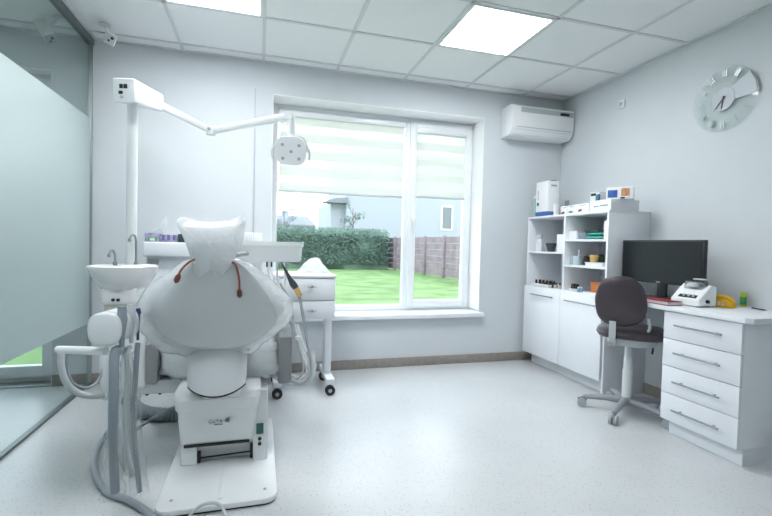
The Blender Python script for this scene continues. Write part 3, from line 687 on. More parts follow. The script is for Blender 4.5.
for x0, x1 in ((.478, .528), (.105, .155)):
    lg_ = MB(); lg_.box((x0, ky0+.15, .11), (x1, ky0+.26, kzb+.005), .004); lgo = lg_.build('leg', M['lam'], cart)
    MB().box((x0-.005, ky0-.02, .085), (x1+.005, ky1-.01, .125), .006).build('foot_bar', M['lam'], lgo)
    for yy in (ky0+.01, ky1-.05):
        xm_ = (x0+x1)/2; cs = MB(); cs.cyl((xm_, yy-.014, .036), (xm_, yy-.004, .036), .036, 20); cs.cyl((xm_, yy+.004, .036), (xm_, yy+.014, .036), .036, 20); cs.cyl((xm_, yy, .05), (xm_, yy, .088), .008, 8)
        co_ = cs.build('castor', M['rubber'], cart)
        MB().cyl((xm_, yy-.0155, .036), (xm_, yy+.0155, .036), .014, 14).build('hub', M['lgrey'], co_)
# white plastic bag on the cart
def bag(pts, y, tf, tb, label, name, amp=.01, seed=1, zbase=None, group=None):
    o3_ = spline([at(a, b, y=y) for a, b in pts], 4, True)
    mb_ = MB().pillow(o3_, (0, -1, 0), tf, tb, 7, amp=amp, fs=14, power=.6, seed=seed)
    if zbase is not None:
        for v in mb_.bm.verts: v.co.z = max(v.co.z, zbase+.001)
    return tag(mb_.build(name, M['bag'], ang=70), label, 'plastic bag', group)
bag([(294, 276), (300, 268), (308, 260.5), (312, 258), (318, 258), (323, 264), (331, 273), (332, 276.5), (312, 277)], 3.36, .09, .10, 'crumpled white plastic bag peaked on top of the rolling cart', 'plastic_bag', zbase=kzt, seed=3)

# ================================================================== BACK COUNTER CABINET
CY = 3.36
xk0, xk1 = at(142.5, 243, y=CY).x, .07
ctz = at(165, 242, y=CY).z; ctb = at(165, 257, y=CY).z
bc = thing('base_cabinet', 'white cabinet with a thick overhanging top against the back wall behind the dental chair', 'cabinet', ((xk0+xk1)/2, 3.55, 0))
MB().box((xk0, CY, ctb), (xk1, D-.001, ctz), .012, 3).build('cabinet_top', M['lam'], bc)
MB().box((xk0+.012, CY+.06, .08), (xk1-.01, D-.014, ctb), .003).build('carcass', M['lam'], bc)
MB().box((xk0+.03, CY+.1, 0), (xk1-.03, D-.014, .082)).build('plinth', M['lam'], bc)
for i in range(2):
    w_ = (xk1-xk0-.03)/2; a = xk0+.014+i*w_
    dd = MB().box((a, CY+.042, .085), (a+w_-.004, CY+.061, ctb-.09), .002).build('door', M['lam'], bc)
    hx2 = a+w_-.05 if i == 0 else a+.05
    hb_ = MB(); hb_.tube([(hx2, CY+.044, .72), (hx2, CY+.022, .72), (hx2, CY+.022, .60), (hx2, CY+.044, .60)], .005, 8); hb_.build('handle', M['steel'], dd)
va, vb = at(147, 259, y=CY+.055), at(155, 263, y=CY+.055)
vg = MB()
for k in range(5): z_ = va.z-.003-k*.0075; vg.box((xk0+.02, CY+.05, z_-.0045), (xk0+.09, CY+.061, z_), .001)
vg.build('vent_grille', M['lgrey'], bc)
# items on it
def carton(name, x0, x1, y0, y1, z0, z1, m_, label, cat, group=None, deco=None, bev=.002):
    t_ = thing(name, label, cat, ((x0+x1)/2, (y0+y1)/2, z0), group=group)
    MB().box((x0, y0, z0), (x1, y1, z1), bev).build('carton', m_, t_)
    if deco: deco(t_)
    return t_
purple = colour('lilac card', (.36, .34, .50), .6, var=.35, vscale=40); green = colour('green card', (.10, .42, .09), .5)
gy = CY+.03
def px2x(px, y): return at(px, 240, y=y).x
x0, x1 = px2x(140, gy), px2x(159, gy); zz = at(150, 233, y=gy).z
x0 = xk0+.006; x1 = px2x(159, gy)
t_ = carton('glove_box', x0, x1, gy, gy+.12, ctz, zz, purple, 'lilac and green glove box on the back cabinet, the left of the two', 'glove box')
dd = MB().box((x0+.02, gy-.001, ctz+.006), (x1-.012, gy+.001, ctz+(zz-ctz)*.48)).build('printed_panel', green, t_)
MB().box(((x0+x1)/2-.012, gy-.0015, ctz+.008), ((x0+x1)/2+.018, gy+.001, ctz+.024)).build('opening', M['card'], t_)
x2 = x1+.006; x3 = px2x(176.5, gy)
t_ = carton('glove_box', x2, x3, gy, gy+.12, ctz, zz-.008, purple, 'lilac glove box on the back cabinet beside the headrest', 'glove box')
for k in range(3): MB().box((x2+.012+k*.035, gy-.001, ctz+.012), (x2+.03+k*.035, gy+.001, ctz+.05)).build('printed_panel', colour('violet print', (.16, .14, .33), .6), t_)
xa_ = px2x(178, gy); carton('small_device', xa_, xa_+.05, gy, gy+.06, ctz, at(180, 234, y=gy).z, colour('dark green plastic', (.03, .06, .05), .4), 'small dark device on the back cabinet right of the glove boxes', 'device')
bag([(148, 233.5), (155, 229.5), (162, 226), (165, 218.5), (166.5, 217), (167, 224), (164, 232), (158, 234)], gy+.06, .03, .03, 'white plastic wrapper standing on the left glove box', 'plastic_wrapper', amp=.003, seed=6, zbase=zz)
xa_, xb_ = px2x(238, gy), px2x(262, gy); z_ = at(250, 232.5, y=gy).z
def ribs(t_):
    for k in range(7):
        x_ = xa_+.02+k*.014; MB().box((x_, gy-.0015, ctz+.012), (x_+.006, gy+.001, z_-.01)).build('rib', M['abs2'], t_)
carton('sterile_box', xa_, xb_, gy, gy+.16, ctz, z_, M['card'], 'white ribbed box on the back cabinet right of the headrest', 'box', deco=ribs)

# cable duct on the back wall
p = at(255.5, 88, y=D-.01); tag(MB().box((p.x-.004, D-.008, ctz), (p.x+.004, D-.0005, p.z), .001).build('cable_duct', M['lgrey']), 'thin vertical cable duct on the back wall left of the window', 'cable duct')

# ================================================================== AIR CONDITIONER
ac = thing('air_conditioner', 'white wall mounted air conditioner high on the back wall beside the window', 'air conditioner', (2.46, D-.1, 2.2))
ax0, ax1, ay = at(501, 120, y=D).x, 2.862, D-.20
za1 = at(512, 102, y=ay).z-.004; za0 = at(540, 136.5, y=ay).z
prof = [(D-.0, za1), (ay+.03, za1), (ay+.008, za1-.012), (ay, za1-.04), (ay+.005, za0+.075), (ay+.03, za0+.025), (ay+.06, za0), (D-.0, za0)]
acb = MB().prism([(ax0, y_, z_) for y_, z_ in prof], (ax1-ax0, 0, 0), .008).build('housing', M['abs'], ac)
MB().box((ax0+.09, ay-.003, za1-.072), (ax1-.012, ay+.006, za1-.028), .002).build('grey_band', colour('band grey', (.42, .46, .47), .4), acb)
MB().box((ax1-.16, ay-.005, za1-.066), (ax1-.06, ay+.004, za1-.042), .002).build('display', M['black'], acb)
MB().box((ax0+.05, ay+.002, za0+.072), (ax1-.02, ay+.010, za0+.076), .001).build('panel_seam', M['grey'], acb)
MB().prism([(ax0+.03, ay+.012, za0+.058), (ax0+.03, ay+.048, za0+.004), (ax0+.03, ay+.052, za0+.010), (ax0+.03, ay+.017, za0+.062)], (ax1-ax0-.06, 0, 0)).build('louvre', M['abs2'], ac)

# ================================================================== CLOCK, SENSOR, CAMERA
ck_y, ck_z, ck_r = 2.152, 2.092, .205
clock = thing('wall_clock', 'round clear glass wall clock with a silver centre on the right wall', 'clock', (R-.02, ck_y, ck_z))
rotx = Matrix.Rotation(-PI/2, 3, 'Y')
def disc(r, x0, x1, n=56, cyy=ck_y, czz=ck_z): return MB().tube([(x0, cyy, czz), (x1, cyy, czz)], r, n)
disc(ck_r, R-.022, R-.017).build('glass_disc', M['clockglass'], clock)
disc(.03, R-.018, R-.001, 24).build('wall_mount', M['grey'], clock)
hub = disc(.072, R-.026, R-.0215).build('centre_plate', colour('brushed silver', (.40, .43, .46), .5, metal=.3), clock)
def cpt(ang, r, x): return V((x, ck_y-r*math.sin(ang), ck_z+r*math.cos(ang)))
for k in range(12):
    a = k*PI/6
    if k in (2, 3): continue
    d_ = V((0, -math.cos(a), -math.sin(a))); r0, r1 = ck_r*.70, ck_r*.90; wd = .0045
    offs = (-.012, 0, .012) if k in (0, 11, 7, 8) else (-.007, .007) if k in (1, 6, 10) else (0,)
    mk = MB()
    for f_ in offs:
        pp = [cpt(a, r0, R-.0245)+d_*(f_-wd), cpt(a, r1, R-.0245)+d_*(f_-wd), cpt(a, r1, R-.0245)+d_*(f_+wd), cpt(a, r0, R-.0245)+d_*(f_+wd)]
        mk.prism(pp, (.003, 0, 0))
    mk.build('hour_marker', M['brushed silver'] if k in (3, 4, 5) else M['alu'], clock)
a0, a1 = math.radians(52), math.radians(94)
MB().prism([cpt(math.radians(15), .045, R-.0245), cpt(a0, ck_r*.97, R-.0245)]+[cpt(a0+(a1-a0)*k/6, ck_r*.97, R-.0245) for k in range(1, 7)]+[cpt(math.radians(118), .045, R-.0245)], (.002, 0, 0)).build('silver_wedge', colour('brushed silver', (.62, .66, .68), .45, metal=.5), clock)
for ang, ln, w_ in ((222, .085, .004), (186, .062, .004)):
    a = math.radians(ang); d_ = V((0, -math.cos(a), -math.sin(a)))
    MB().prism([cpt(a, -.02, R-.030)-d_*w_, cpt(a, ln, R-.030)-d_*w_*.5, cpt(a, ln, R-.030)+d_*w_*.5, cpt(a, -.02, R-.030)+d_*w_], (.0015, 0, 0)).build('hand', M['black'], clock)
p = at(621.5, 104, x=R-.01)
se = thing('wall_sensor', 'small white square sensor on the right wall above the cabinet', 'sensor', (R-.004, p.y, p.z))
MB().box((R-.014, p.y-.032, p.z-.036), (R-.0005, p.y+.032, p.z+.036), .004).build('plate', M['abs'], se)
MB().box((R-.02, p.y-.012, p.z-.014), (R-.013, p.y+.012, p.z+.014), .002).build('lens', M['lgrey'], se)
# camera hanging from the ceiling beside the partition
def ceiling_camera(sm, off, cdir, roll, label):
    sk = thing('security_camera', label, 'security camera', sm)
    MB().lathe([(.035, -.008), (.037, 0)], sm, 20).build('mount_plate', M['abs2'], sk)
    cc_ = sm+off
    MB().tube([sm, sm+V((off.x*.4, off.y*.3, -.045)), cc_+V((0, 0, .025))], .008, 10).build('bracket', M['abs2'], sk)
    cdir = V(cdir).normalized(); cm_ = Matrix.Translation(cc_) @ V((0, -1, 0)).rotation_difference(cdir).to_matrix().to_4x4() @ Matrix.Rotation(roll, 4, 'Y')
    cbx = MB().box((-.034, -.06, -.034), (.034, .09, .034), .008, mtx=cm_).build('camera_body', M['abs'], sk)
    MB().box((-.030, -.064, -.030), (.030, -.058, .030), .002, mtx=cm_).build('front_plate', M['grey'], cbx)
    for nm, p0, p1, r_ in (('lens', (.008, -.062, .006), (.008, -.068, .006), .010), ('infrared_lamp', (-.006, -.062, -.016), (-.006, -.067, -.016), .007)):
        lz = MB().tube([p0, p1], r_, 12); lz.bm.transform(cm_); lz.build(nm, M['black'], cbx)
ceiling_camera(V((-1.045, 3.48, H)), V((.038, -.03, -.105)), (.28, -.8, -.25), .35, 'small white security camera hung from the ceiling right of the glass partition')
ceiling_camera(at(60, 18, z=H), V((-.07, -.02, -.115)), (.55, -.35, -.75), -.3, 'stand-in for the reflection of the small security camera in the glass partition')  # second camera body modelled in place of the first one's reflection

# ================================================================== STORAGE CABINET
X0 = 2.49; YA, YC = 2.685, 3.71; YM = at(563, 260, x=X0).y
zT = 1.383; th = .018
st = thing('storage_cabinet', 'tall white cabinet with open shelves above two doors along the right wall', 'cabinet', (2.68, 3.2, 0))
MB().box((X0, YA, 0), (R-.001, YA+th, zT), .001).build('side_panel', M['lam'], st)
MB().box((X0+.002, YC-th, .095), (R-.001, YC, zT), .001).build('side_panel', M['lam'], st)
MB().box((X0, YA, zT), (R-.001, YC, zT+th), .001).build('cabinet_top', M['lam'], st)
zq = at(548, 287.5, x=X0).z      # top of the closed part
MB().box((X0+.004, YM-th/2, .1), (R-.012, YM+th/2, zT), .0005).build('divider', M['lam'], st)
MB().box((R-.012, YA+th, .1), (R-.001, YC-th, zT)).build('back_panel', M['lam'], st)
shz = {}
for nm, px, py, a, b in (('a1', 545, 252.5, YM, YC-th), ('b1', 585, 240.2, YA+th, YM), ('b2', 585, 267, YA+th, YM)):
    z_ = at(px, py, x=X0).z; shz[nm] = z_+.008
    MB().box((X0+.006, a+th*.4 if a == YM else a, z_-.009), (R-.012, b, z_+.008), .0005).build('shelf', M['lam'], st)
MB().box((X0+.006, YA+th, zq-.022), (R-.012, YC-th, zq-.004), .0005).build('shelf', M['lam'], st)
shz['a0'] = shz['b0'] = zq-.004
zdb = at(540, 356.5, x=X0).z
for (a, b, h0, h1) in ((YM+.002, YC+.0, (530, 293.4), (552, 297.8)), (YA+th+.002, YM-.002, (564, 300.4), (596, 305.8))):
    dd = MB().box((X0-.0185, a, zdb), (X0-.0005, b, zq-.008 if a > YM else zq-.008), .002).build('door', M['lam'], st)
    p, q_ = at(*h0, x=X0-.04), at(*h1, x=X0-.04); z_ = (p.z+q_.z)/2
    hb_ = MB().tube([(X0-.042, p.y, z_), (X0-.042, q_.y, z_)], .0055, 10)
    for yy in (p.y*.9+q_.y*.1, p.y*.1+q_.y*.9): hb_.tube([(X0-.042, yy, z_), (X0-.016, yy, z_)], .004, 8)
    hb_.build('handle', M['darksteel'], dd)
MB().box((X0+.075, YA+th, 0), (X0+.09, YC-th, .1)).build('plinth', M['lam'], st)
MB().box((X0+.09, YA+th, .085), (R-.012, YC-th, .1)).build('bottom_panel', M['lam'], st)

# ================================================================== DESK
XD = 2.36; zt_ = .776
YE = 1.622                                # right end of the desk
dk = thing('desktop', 'white desktop with a chamfered corner along the right wall, on the drawer unit', 'desk', (2.6, 2.1, zt_-.028))
dp = [(XD-.02, YA-.002), (R-.001, YA-.002), (R-.001, 1.0), (2.62, 1.0), (2.50, YE-.26), (XD-.02, YE)]
dp = [(XD-.02, YA-.003), (R-.001, YA-.003), (R-.001, YE-.045), (XD+.005, YE-.045), (XD-.02, YE-.02)]
MB().prism([(x, y, zt_-.028) for x, y in dp], (0, 0, .028), .002).build('worktop', M['lam'], dk)
du = thing('drawer_unit', 'white four drawer pedestal with chrome bar handles under the desk', 'drawer unit', (2.62, 1.84, 0))
ya0, ya1 = 1.628, 2.075; dz0 = .088
MB().box((XD+.02, ya0, dz0), (R-.014, ya1, zt_-.0285), .001).build('carcass', M['lam'], du)
MB().box((XD+.05, ya0+.004, 0), (R-.03, ya1-.02, dz0+.002)).build('plinth', M['lam'], du)
dh = (zt_-.034-dz0)/4
hy = [((674, 325.5), (721, 335)), ((673, 353), (719.5, 366)), ((672, 382), (718.5, 398)), ((671, 410.5), (717.5, 429))]
for k in range(4):
    z1 = zt_-.034-k*dh; z0 = z1-dh+.004
    dd = MB().box((XD, ya0, z0), (XD+.0195, ya1, z1), .0015).build('drawer', M['lam'], du)
    p, q_ = at(*hy[k][0], x=XD-.03), at(*hy[k][1], x=XD-.03); z_ = (p.z+q_.z)/2
    hb_ = MB().tube([(XD-.03, p.y, z_), (XD-.03, q_.y, z_)], .0055, 10)
    for f_ in (.14, .86): yy = p.y+(q_.y-p.y)*f_; hb_.tube([(XD-.03, yy, z_), (XD+.002, yy, z_)], .004, 8)
    hb_.build('handle', M['darksteel'], dd)  # darker steel takes in the dark shadows on the chrome handles

# ================================================================== OFFICE CHAIR
oc = thing('desk_chair', 'aubergine leatherette desk chair with a grey five star base in front of the desk', 'chair', (2.385, 2.36, 0))
cc = V((2.385, 2.36, 0))
cas = [at(585, 405.5, z=0), at(613, 424.5, z=0), at(661, 425, z=0), at(611, 396, z=0), at(655, 409, z=0)]
cc = sum((at(626.5, 400, z=.09), ), V()); cc.z = 0
ph = math.atan2(cas[1].y-cc.y, cas[1].x-cc.x)
hubm = MB(); hubm.lathe([(.036, .06), (.042, .075), (.042, .10), (.032, .115)], cc, 18); hubm.build('base_hub', M['grey'], oc)
lr = .265
LG = mat('grey base plastic', (.30, .31, .34), .35, var=.03)
for k in range(5):
    a = ph+2*PI*k/5; d_ = V((math.cos(a), math.sin(a), 0)); e = cc+d_*lr
    lgm = MB(); lgm.tube([cc+d_*.02+V((0, 0, .088)), cc+d_*.12+V((0, 0, .088)), cc+d_*.22+V((0, 0, .078)), e+V((0, 0, .07))], [.026, .022, .018, .015], 10)
    lgo = lgm.build('base_leg', LG, oc)
    tn = V((-d_.y, d_.x, 0)); w_ = MB()
    ce = e+d_*.008
    w_.cyl(ce+tn*.005+V((0, 0, .029)), ce+tn*.024+V((0, 0, .029)), .029, 18); w_.cyl(ce-tn*.005+V((0, 0, .029)), ce-tn*.024+V((0, 0, .029)), .029, 18)
    wo = w_.build('castor', M['grey'], oc)
    hd_ = MB(); hd_.cyl(e+V((0, 0, .03)), e+V((0, 0, .075)), .010, 10); hd_.tube([ce+V((0, 0, .05))-d_*.03, ce+V((0, 0, .062)), ce+V((0, 0, .05))+d_*.03], .008, 8); hd_.build('castor_fork', LG, wo)
sp = at(632, 331, y=cc.y); sz = sp.z
col = MB(); col.cyl(cc+V((0, 0, .10)), cc+V((0, 0, .30)), .031, 20); col.cyl(cc+V((0, 0, .29)), cc+V((0, 0, .385)), .027, 20); col.cyl(cc+V((0, 0, .375)), cc+V((0, 0, sz-.045)), .023, 20); col.build('gas_column', M['abs2'], oc)
sC = V((cc.x+.02, cc.y, 0)); fdir = V((.72, .69, 0)).normalized(); fr_ = V((fdir.y, -fdir.x, 0))
def srr(w_, d_, z, r=3.0, n=36): return [sC+fr_*w_*sup(2*PI*k/n, r)[0]+fdir*d_*sup(2*PI*k/n, r)[1]+V((0, 0, z)) for k in range(n)]
MB().loft([srr(.15, .15, sz-.035), srr(.20, .20, sz-.03), srr(.214, .212, sz-.008), srr(.208, .206, sz+.012), srr(.18, .18, sz+.028), srr(.10, .10, sz+.033)]).build('seat', M['leather'], oc, ang=60)
mz = sz-.035
MB().loft([srr(.06, .08, mz-.06), srr(.14, .15, mz-.045), srr(.165, .17, mz+.002), srr(.1, .1, mz+.004)]).build('seat_pan', M['lgrey'], oc)
# rear upright and padded back
bq = sC-fdir*.205
bC = V((bq.x, bq.y, at(622, 301.5, y=bq.y).z)); bC = at(620.5, 301.5, n=fdir, d=fdir.dot(bq))
ux = bC.x-bq.x
p0 = sC-fdir*.12-fr_*.06+V((0, 0, mz-.01)); 
upm = MB(); lat = -fr_*.105
upm.prism([bq+lat-fr_*.02+V((0, 0, mz-.03))-fdir*.03, bq+lat+fr_*.02+V((0, 0, mz-.03))-fdir*.03, bq+lat+fr_*.02+V((0, 0, bC.z-.125))-fdir*.03, bq+lat-fr_*.02+V((0, 0, bC.z-.125))-fdir*.03], -fdir*.012, .003)
upm.prism([bq+lat-fr_*.022+V((0, 0, mz-.035))-fdir*.042, bq+lat+fr_*.022+V((0, 0, mz-.035))-fdir*.042, bq+lat+fr_*.022+V((0, 0, mz-.005))-fdir*.042, bq+lat-fr_*.022+V((0, 0, mz-.005))-fdir*.042], fdir*.2, .003)
upm.build('back_upright', M['lgrey'], oc)
bo2 = [(-1, -.1), (-.98, .25), (-.86, .62), (-.55, .92), (-.05, 1), (.45, .93), (.82, .6), (.98, .15), (1, -.25), (.86, -.68), (.45, -.93), (-.05, -1), (-.55, -.92), (-.88, -.62)]
bw_ = .148; bh_ = abs(at(622, 276, n=fdir, d=fdir.dot(bq)).z-at(622, 327, n=fdir, d=fdir.dot(bq)).z)/2
tilt = V((0, 0, 1))-fdir*.10
bo3 = spline([bC+fr_*bw_*u+tilt*bh_*v for u, v in bo2], 4, True)
MB().pillow(bo3, -fdir, .03, .035, 7, power=.5).build('backrest', M['leather'], oc, ang=60)
lv0 = sC+fr_*.06+V((0, 0, mz-.03)); MB().tube([lv0, lv0+fr_*.06-fdir*.08+V((0, 0, -.012)), lv0+fr_*.06-fdir*.12+V((0, 0, -.05))], .006, 8, sub=3).build('height_lever', M['black'], oc)
ar0 = bq+fr_*.12+V((0, 0, sz+.05)); MB().tube([sC-fdir*.12+fr_*.06+V((0, 0, mz)), sC-fdir*.165+fr_*.10+V((0, 0, sz+.05)), sC-fdir*.185+fr_*.09+V((0, 0, sz+.12))], .009, 10, sub=4).build('back_brace', M['lgrey'], oc)

# ================================================================== ON THE DESK
z0 = zt_
mx = 2.612; my0, my1 = at(704, 262, x=mx).y, min(at(622, 262, x=mx).y, YA-.006); mz1, mz0 = at(663, 240, x=mx).z, at(663, 284, x=mx).z
mo = thing('monitor', 'large black computer monitor on the desk against the right wall', 'monitor', (mx+.06, (my0+my1)/2, z0))
MB().box((mx, my0, mz0), (mx+.03, my1, mz1), .005).build('bezel', M['black'], mo)
MB().box((mx-.0012, my0+.014, mz0+.022), (mx+.002, my1-.014, mz1-.014)).build('screen', M['screen'], mo)
mc = (my0+my1)/2; MB().box((mx-.002, mc-.015, mz0+.006), (mx+.001, mc+.015, mz0+.013)).build('maker_badge', M['lgrey'], mo)
MB().box((mx+.028, mc-.035, z0+.01), (mx+.05, mc+.035, mz0+.15), .006).build('stand', M['black'], mo)
MB().box((mx-.035, mc-.10, z0), (mx+.15, mc+.12, z0+.014), .006).build('stand_base', M['black'], mo)
p = at(652, 296, z=z0); kbt = thing('keyboard', 'black computer keyboard lying on the desk below the monitor', 'keyboard', (2.51, 2.47, z0))
MB().box((2.45, 2.28, z0), (2.57, 2.665, z0+.018), .005).build('keyboard_body', M['black'], kbt)
kk = MB()
for i in range(5):
    for j in range(15): kk.box((2.456+i*.022, 2.288+j*.0247, z0+.017), (2.475+i*.022, 2.309+j*.0247, z0+.022), .001, 1)
kk.build('keys', colour('dark keys', (.04, .042, .045), .5), kbt)
# red document folder stacked with papers
a, b = at(647, 302.5, z=z0), at(691, 303.5, z=z0)
fo = thing('document_folder', 'red edged folder of white papers lying on the desk in front of the keyboard', 'folder', (2.5, 2.25, z0))
fm = Matrix.Translation((2.372, 2.13, z0)) @ Matrix.Rotation(math.radians(-6), 4, 'Z')
redm = colour('red cover', (.32, .035, .05), .45)
MB().box((-.02, -.09, 0), (.085, .12, .004), .001, mtx=fm).build('back_cover', redm, fo)
MB().box((-.012, -.085, .004), (.082, .115, .022), .001, mtx=fm).build('paper_stack', M['card'], fo)
MB().box((-.02, -.09, .022), (.085, .12, .027), .001, mtx=fm).build('front_cover', redm, fo)
# benchtop centrifuge: sloped body, clear lid, panel
cfx0, cfx1 = 2.47, 2.607; cfy0, cfy1 = at(699, 303, x=2.47).y, at(670.5, 297, x=2.47).y
cf = thing('centrifuge', 'white benchtop centrifuge with a smoked clear lid on the desk right of the monitor', 'lab machine', ((cfx0+cfx1)/2, (cfy0+cfy1)/2, z0))
pr2 = [(cfx0, z0+.006), (cfx1, z0+.006), (cfx1, z0+.12), (cfx1-.04, z0+.13), (cfx0+.05, z0+.09), (cfx0, z0+.04)]
cfo = MB().prism([(x, cfy0, z) for x, z in pr2], (0, cfy1-cfy0, 0), .008, 3).build('housing', M['abs'], cf)
sl_n = V((-.045, 0, .055)).normalized()
MB().prism([(cfx0+.012, cfy0+.03, z0+.05), (cfx0+.012, cfy1-.04, z0+.05), (cfx0+.036, cfy1-.04, z0+.0695), (cfx0+.036, cfy0+.03, z0+.0695)], V((-.0025, 0, .003))).build('control_panel', M['black'], cfo)
for k in range(3): MB().box((cfx0+.016, cfy0+.045+.03*k, z0+.056), (cfx0+.03, cfy0+.06+.03*k, z0+.071), .002).build('button', M['lgrey'], cfo)
lidm = MB().loft([rrect(cfx0+.06, cfx1-.02, cfy0+.02, cfy1-.02, .03, z0+.10), rrect(cfx0+.065, cfx1-.025, cfy0+.025, cfy1-.025, .03, z0+.145), rrect(cfx0+.08, cfx1-.04, cfy0+.04, cfy1-.04, .03, z0+.155)])
lido = lidm.build('clear_lid', M['tintlid'], cf)
MB().lathe([(.045, z0+.115), (.045, z0+.132), (.03, z0+.14)], ((cfx0+cfx1)/2+.02, (cfy0+cfy1)/2, 0), 20).build('rotor', M['lgrey'], cf)
MB().box((cfx0+.10, cfy0+.05, z0+.156), (cfx0+.13, cfy1-.06, z0+.164), .003).build('lid_handle', M['abs'], lido)
for xx in (cfx0+.03, cfx1-.03):
    for yy in (cfy0+.03, cfy1-.03): MB().lathe([(.01, z0), (.01, z0+.008)], (xx, yy, 0), 10).build('rubber_foot', M['rubber'], cf)
p = at(704, 298, x=cfx0+.05); MB().cyl((cfx0+.06, cfy0-.012, z0+.035), (cfx0+.06, cfy0+.004, z0+.035), .010, 12).build('side_knob', M['black'], cf)
# yellow instrument (heat sealer / phone-like body)
a = at(716, 307, z=z0)
ye = colour('yellow plastic', (.72, .40, .01), .35, var=.05)
yd = thing('yellow_device', 'rounded yellow plastic device on the desk beside the centrifuge', 'device', (a.x+.04, a.y, z0))
ym = Matrix.Translation((a.x+.046, a.y+.014, z0)) @ Matrix.Rotation(math.radians(118), 4, 'Z')
yb = MB(); yb.loft([rrect(-.075, .075, -.045, .045, .03, 0), rrect(-.08, .08, -.048, .048, .035, .012), rrect(-.07, .072, -.04, .04, .03, .032), rrect(-.045, .055, -.03, .03, .025, .048), rrect(-.02, .03, -.015, .015, .012, .053)]); yb.bm.transform(ym)
yo = yb.build('casing', ye, yd, ang=60)
yk = MB(); 
for i in range(3):
    for j in range(2): yk.box((-.03+i*.02, .033-j*.0-.004*j, .026-j*.012), (-.016+i*.02, .042+.006*j, .034-j*.012), .002)
yk.bm.transform(ym); yk.build('keys', M['card'], yo)
yh = MB().tube([(-.07, 0, .034), (-.04, .0, .056), (.0, 0, .062), (.045, 0, .056), (.075, 0, .03)], [.012, .012, .013, .012, .011], 12, sub=4); yh.bm.transform(ym); yh.build('grip', ye, yd)
# glue bottle
a = at(743, 303.5, x=2.845); a.z = z0; gb = thing('glue_stick', 'small green and yellow glue stick standing at the right end of the desk', 'glue stick', (a.x, a.y, z0))
MB().lathe([(.0155, 0), (.0165, .003), (.0165, .056), (.014, .06)], (a.x, a.y, z0), 20).build('tube', colour('green label', (.03, .26, .07), .4), gb)
MB().lathe([(.0145, .058), (.0155, .062), (.0155, .082), (.013, .086)], (a.x, a.y, z0), 20).build('cap', colour('lime cap', (.55, .62, .03), .35), gb)
MB().lathe([(.0168, .001), (.0168, .012)], (a.x, a.y, z0), 20).build('base_ring', colour('yellow ring', (.65, .55, .04), .4), gb)
a, b = at(752, 307, x=2.80), at(766, 308.5, x=2.77); a.z = b.z = z0+.0042
pn = thing('pen', 'dark pen lying at the right end of the desk behind the corner', 'pen', ((a.x+b.x)/2, (a.y+b.y)/2, z0))
MB().tube([a, b], .004, 8).build('barrel', M['black'], pn); MB().tube([b, b+(b-a).normalized()*.012], [.004, .001], 8).build('tip', M['steel'], pn)
# monitor cable on the wall
p = at(647, 240, x=R-.005); q_ = at(647.5, 200, x=R-.005)

# ================================================================== ON TOP OF THE CABINET
zc = zT+th
def on(px, xd, zz_): # y on a line parallel to the wall at depth xd
    return at(px, 230, x=xd).y
xf = X0+.02
ya_, yb_ = at(554, 200, x=xf+.0).y, at(536, 200, x=xf).y
a = at(535.5, 217, x=xf).y; b = at(547.5, 214, x=xf).y
zz_ = at(546, 181, x=xf).z
bxw = thing('product_carton', 'tall white carton with a blue foot on top of the cabinet near the corner', 'carton', (xf+.08, (a+b)/2, zc))
MB().box((xf, b, zc), (xf+.115, a, zz_), .002).build('carton', M['card'], bxw)
MB().box((xf-.0012, b-.001, zc+.001), (xf+.116, a+.001, zc+.042)).build('blue_band', colour('blue print', (.05, .13, .38), .5), bxw)
MB().box((xf-.0012, a-.045, zc+.10), (xf+.002, a-.02, zc+.13)).build('printed_mark', M['black'], bxw)
MB().box((xf-.0012, a-.04, zc+.155), (xf+.002, a-.028, zc+.245)).build('printed_mark', colour('faded print', (.48, .44, .44), .6), bxw)
MB().box((xf+.03, b-.0012, zz_-.05), (xf+.09, b+.002, zz_-.035)).build('printed_mark', colour('grey print', (.35, .35, .37), .6), bxw)
MB().box((xf+.04, b+.01, zz_), (xf+.10, a-.01, zz_+.008), .003).build('top_flap', M['black'], bxw)
y_ = at(531.5, 217, x=X0+.10).y
y_ = min(y_, YC-.03)
gs = thing('spray_bottle', 'pale green plastic bottle at the corner end of the cabinet top', 'bottle', (X0+.05, y_, zc))
gm = film_mat('pale green plastic', (.55, .72, .66), .2, gloss=.3, trans=.4)
MB().lathe([(.022, 0), (.024, .005), (.024, .15), (.018, .172), (.010, .18)], (X0+.05, y_, zc), 20).build('bottle_body', gm, gs)
MB().lathe([(.011, .178), (.012, .182), (.012, .205), (.008, .208)], (X0+.05, y_, zc), 14).build('bottle_cap', M['card'], gs)
yb_ = at(564, 200, x=X0+.20).y
for k, dy in enumerate((0, .03)):
    t_ = thing('marker_pen', ('dark pen standing behind the paper cup on the cabinet top' if k == 0 else 'grey pen standing right of the dark pen on the cabinet top'), 'pen', (X0+.22, yb_-dy, zc))
    MB().lathe([(.008, 0), (.008, .12)], (X0+.22, yb_-dy, zc), 12).build('barrel', M['grey'] if k else M['hose'], t_)
    MB().lathe([(.009, .105), (.009, .145), (.006, .15)], (X0+.22, yb_-dy, zc), 12).build('pen_cap', M['hose'], t_)
y_ = at(556.5, 215, x=X0+.035).y
t_ = thing('paper_cup', 'white paper cup on the cabinet top in front of the tall carton', 'cup', (X0+.032, y_, zc))
MB().lathe([(.021, 0), (.022, .002), (.030, .10), (.031, .102), (.028, .1), (.02, .006)], (X0+.032, y_, zc), 24, cap=True).build('cup_body', M['card'], t_)
MB().tube([(X0+.032+.0305*math.cos(a_), y_+.0305*math.sin(a_), zc+.1015) for a_ in [2*PI*k/24 for k in range(25)]], .0018, 6).build('rolled_rim', M['card'], t_)
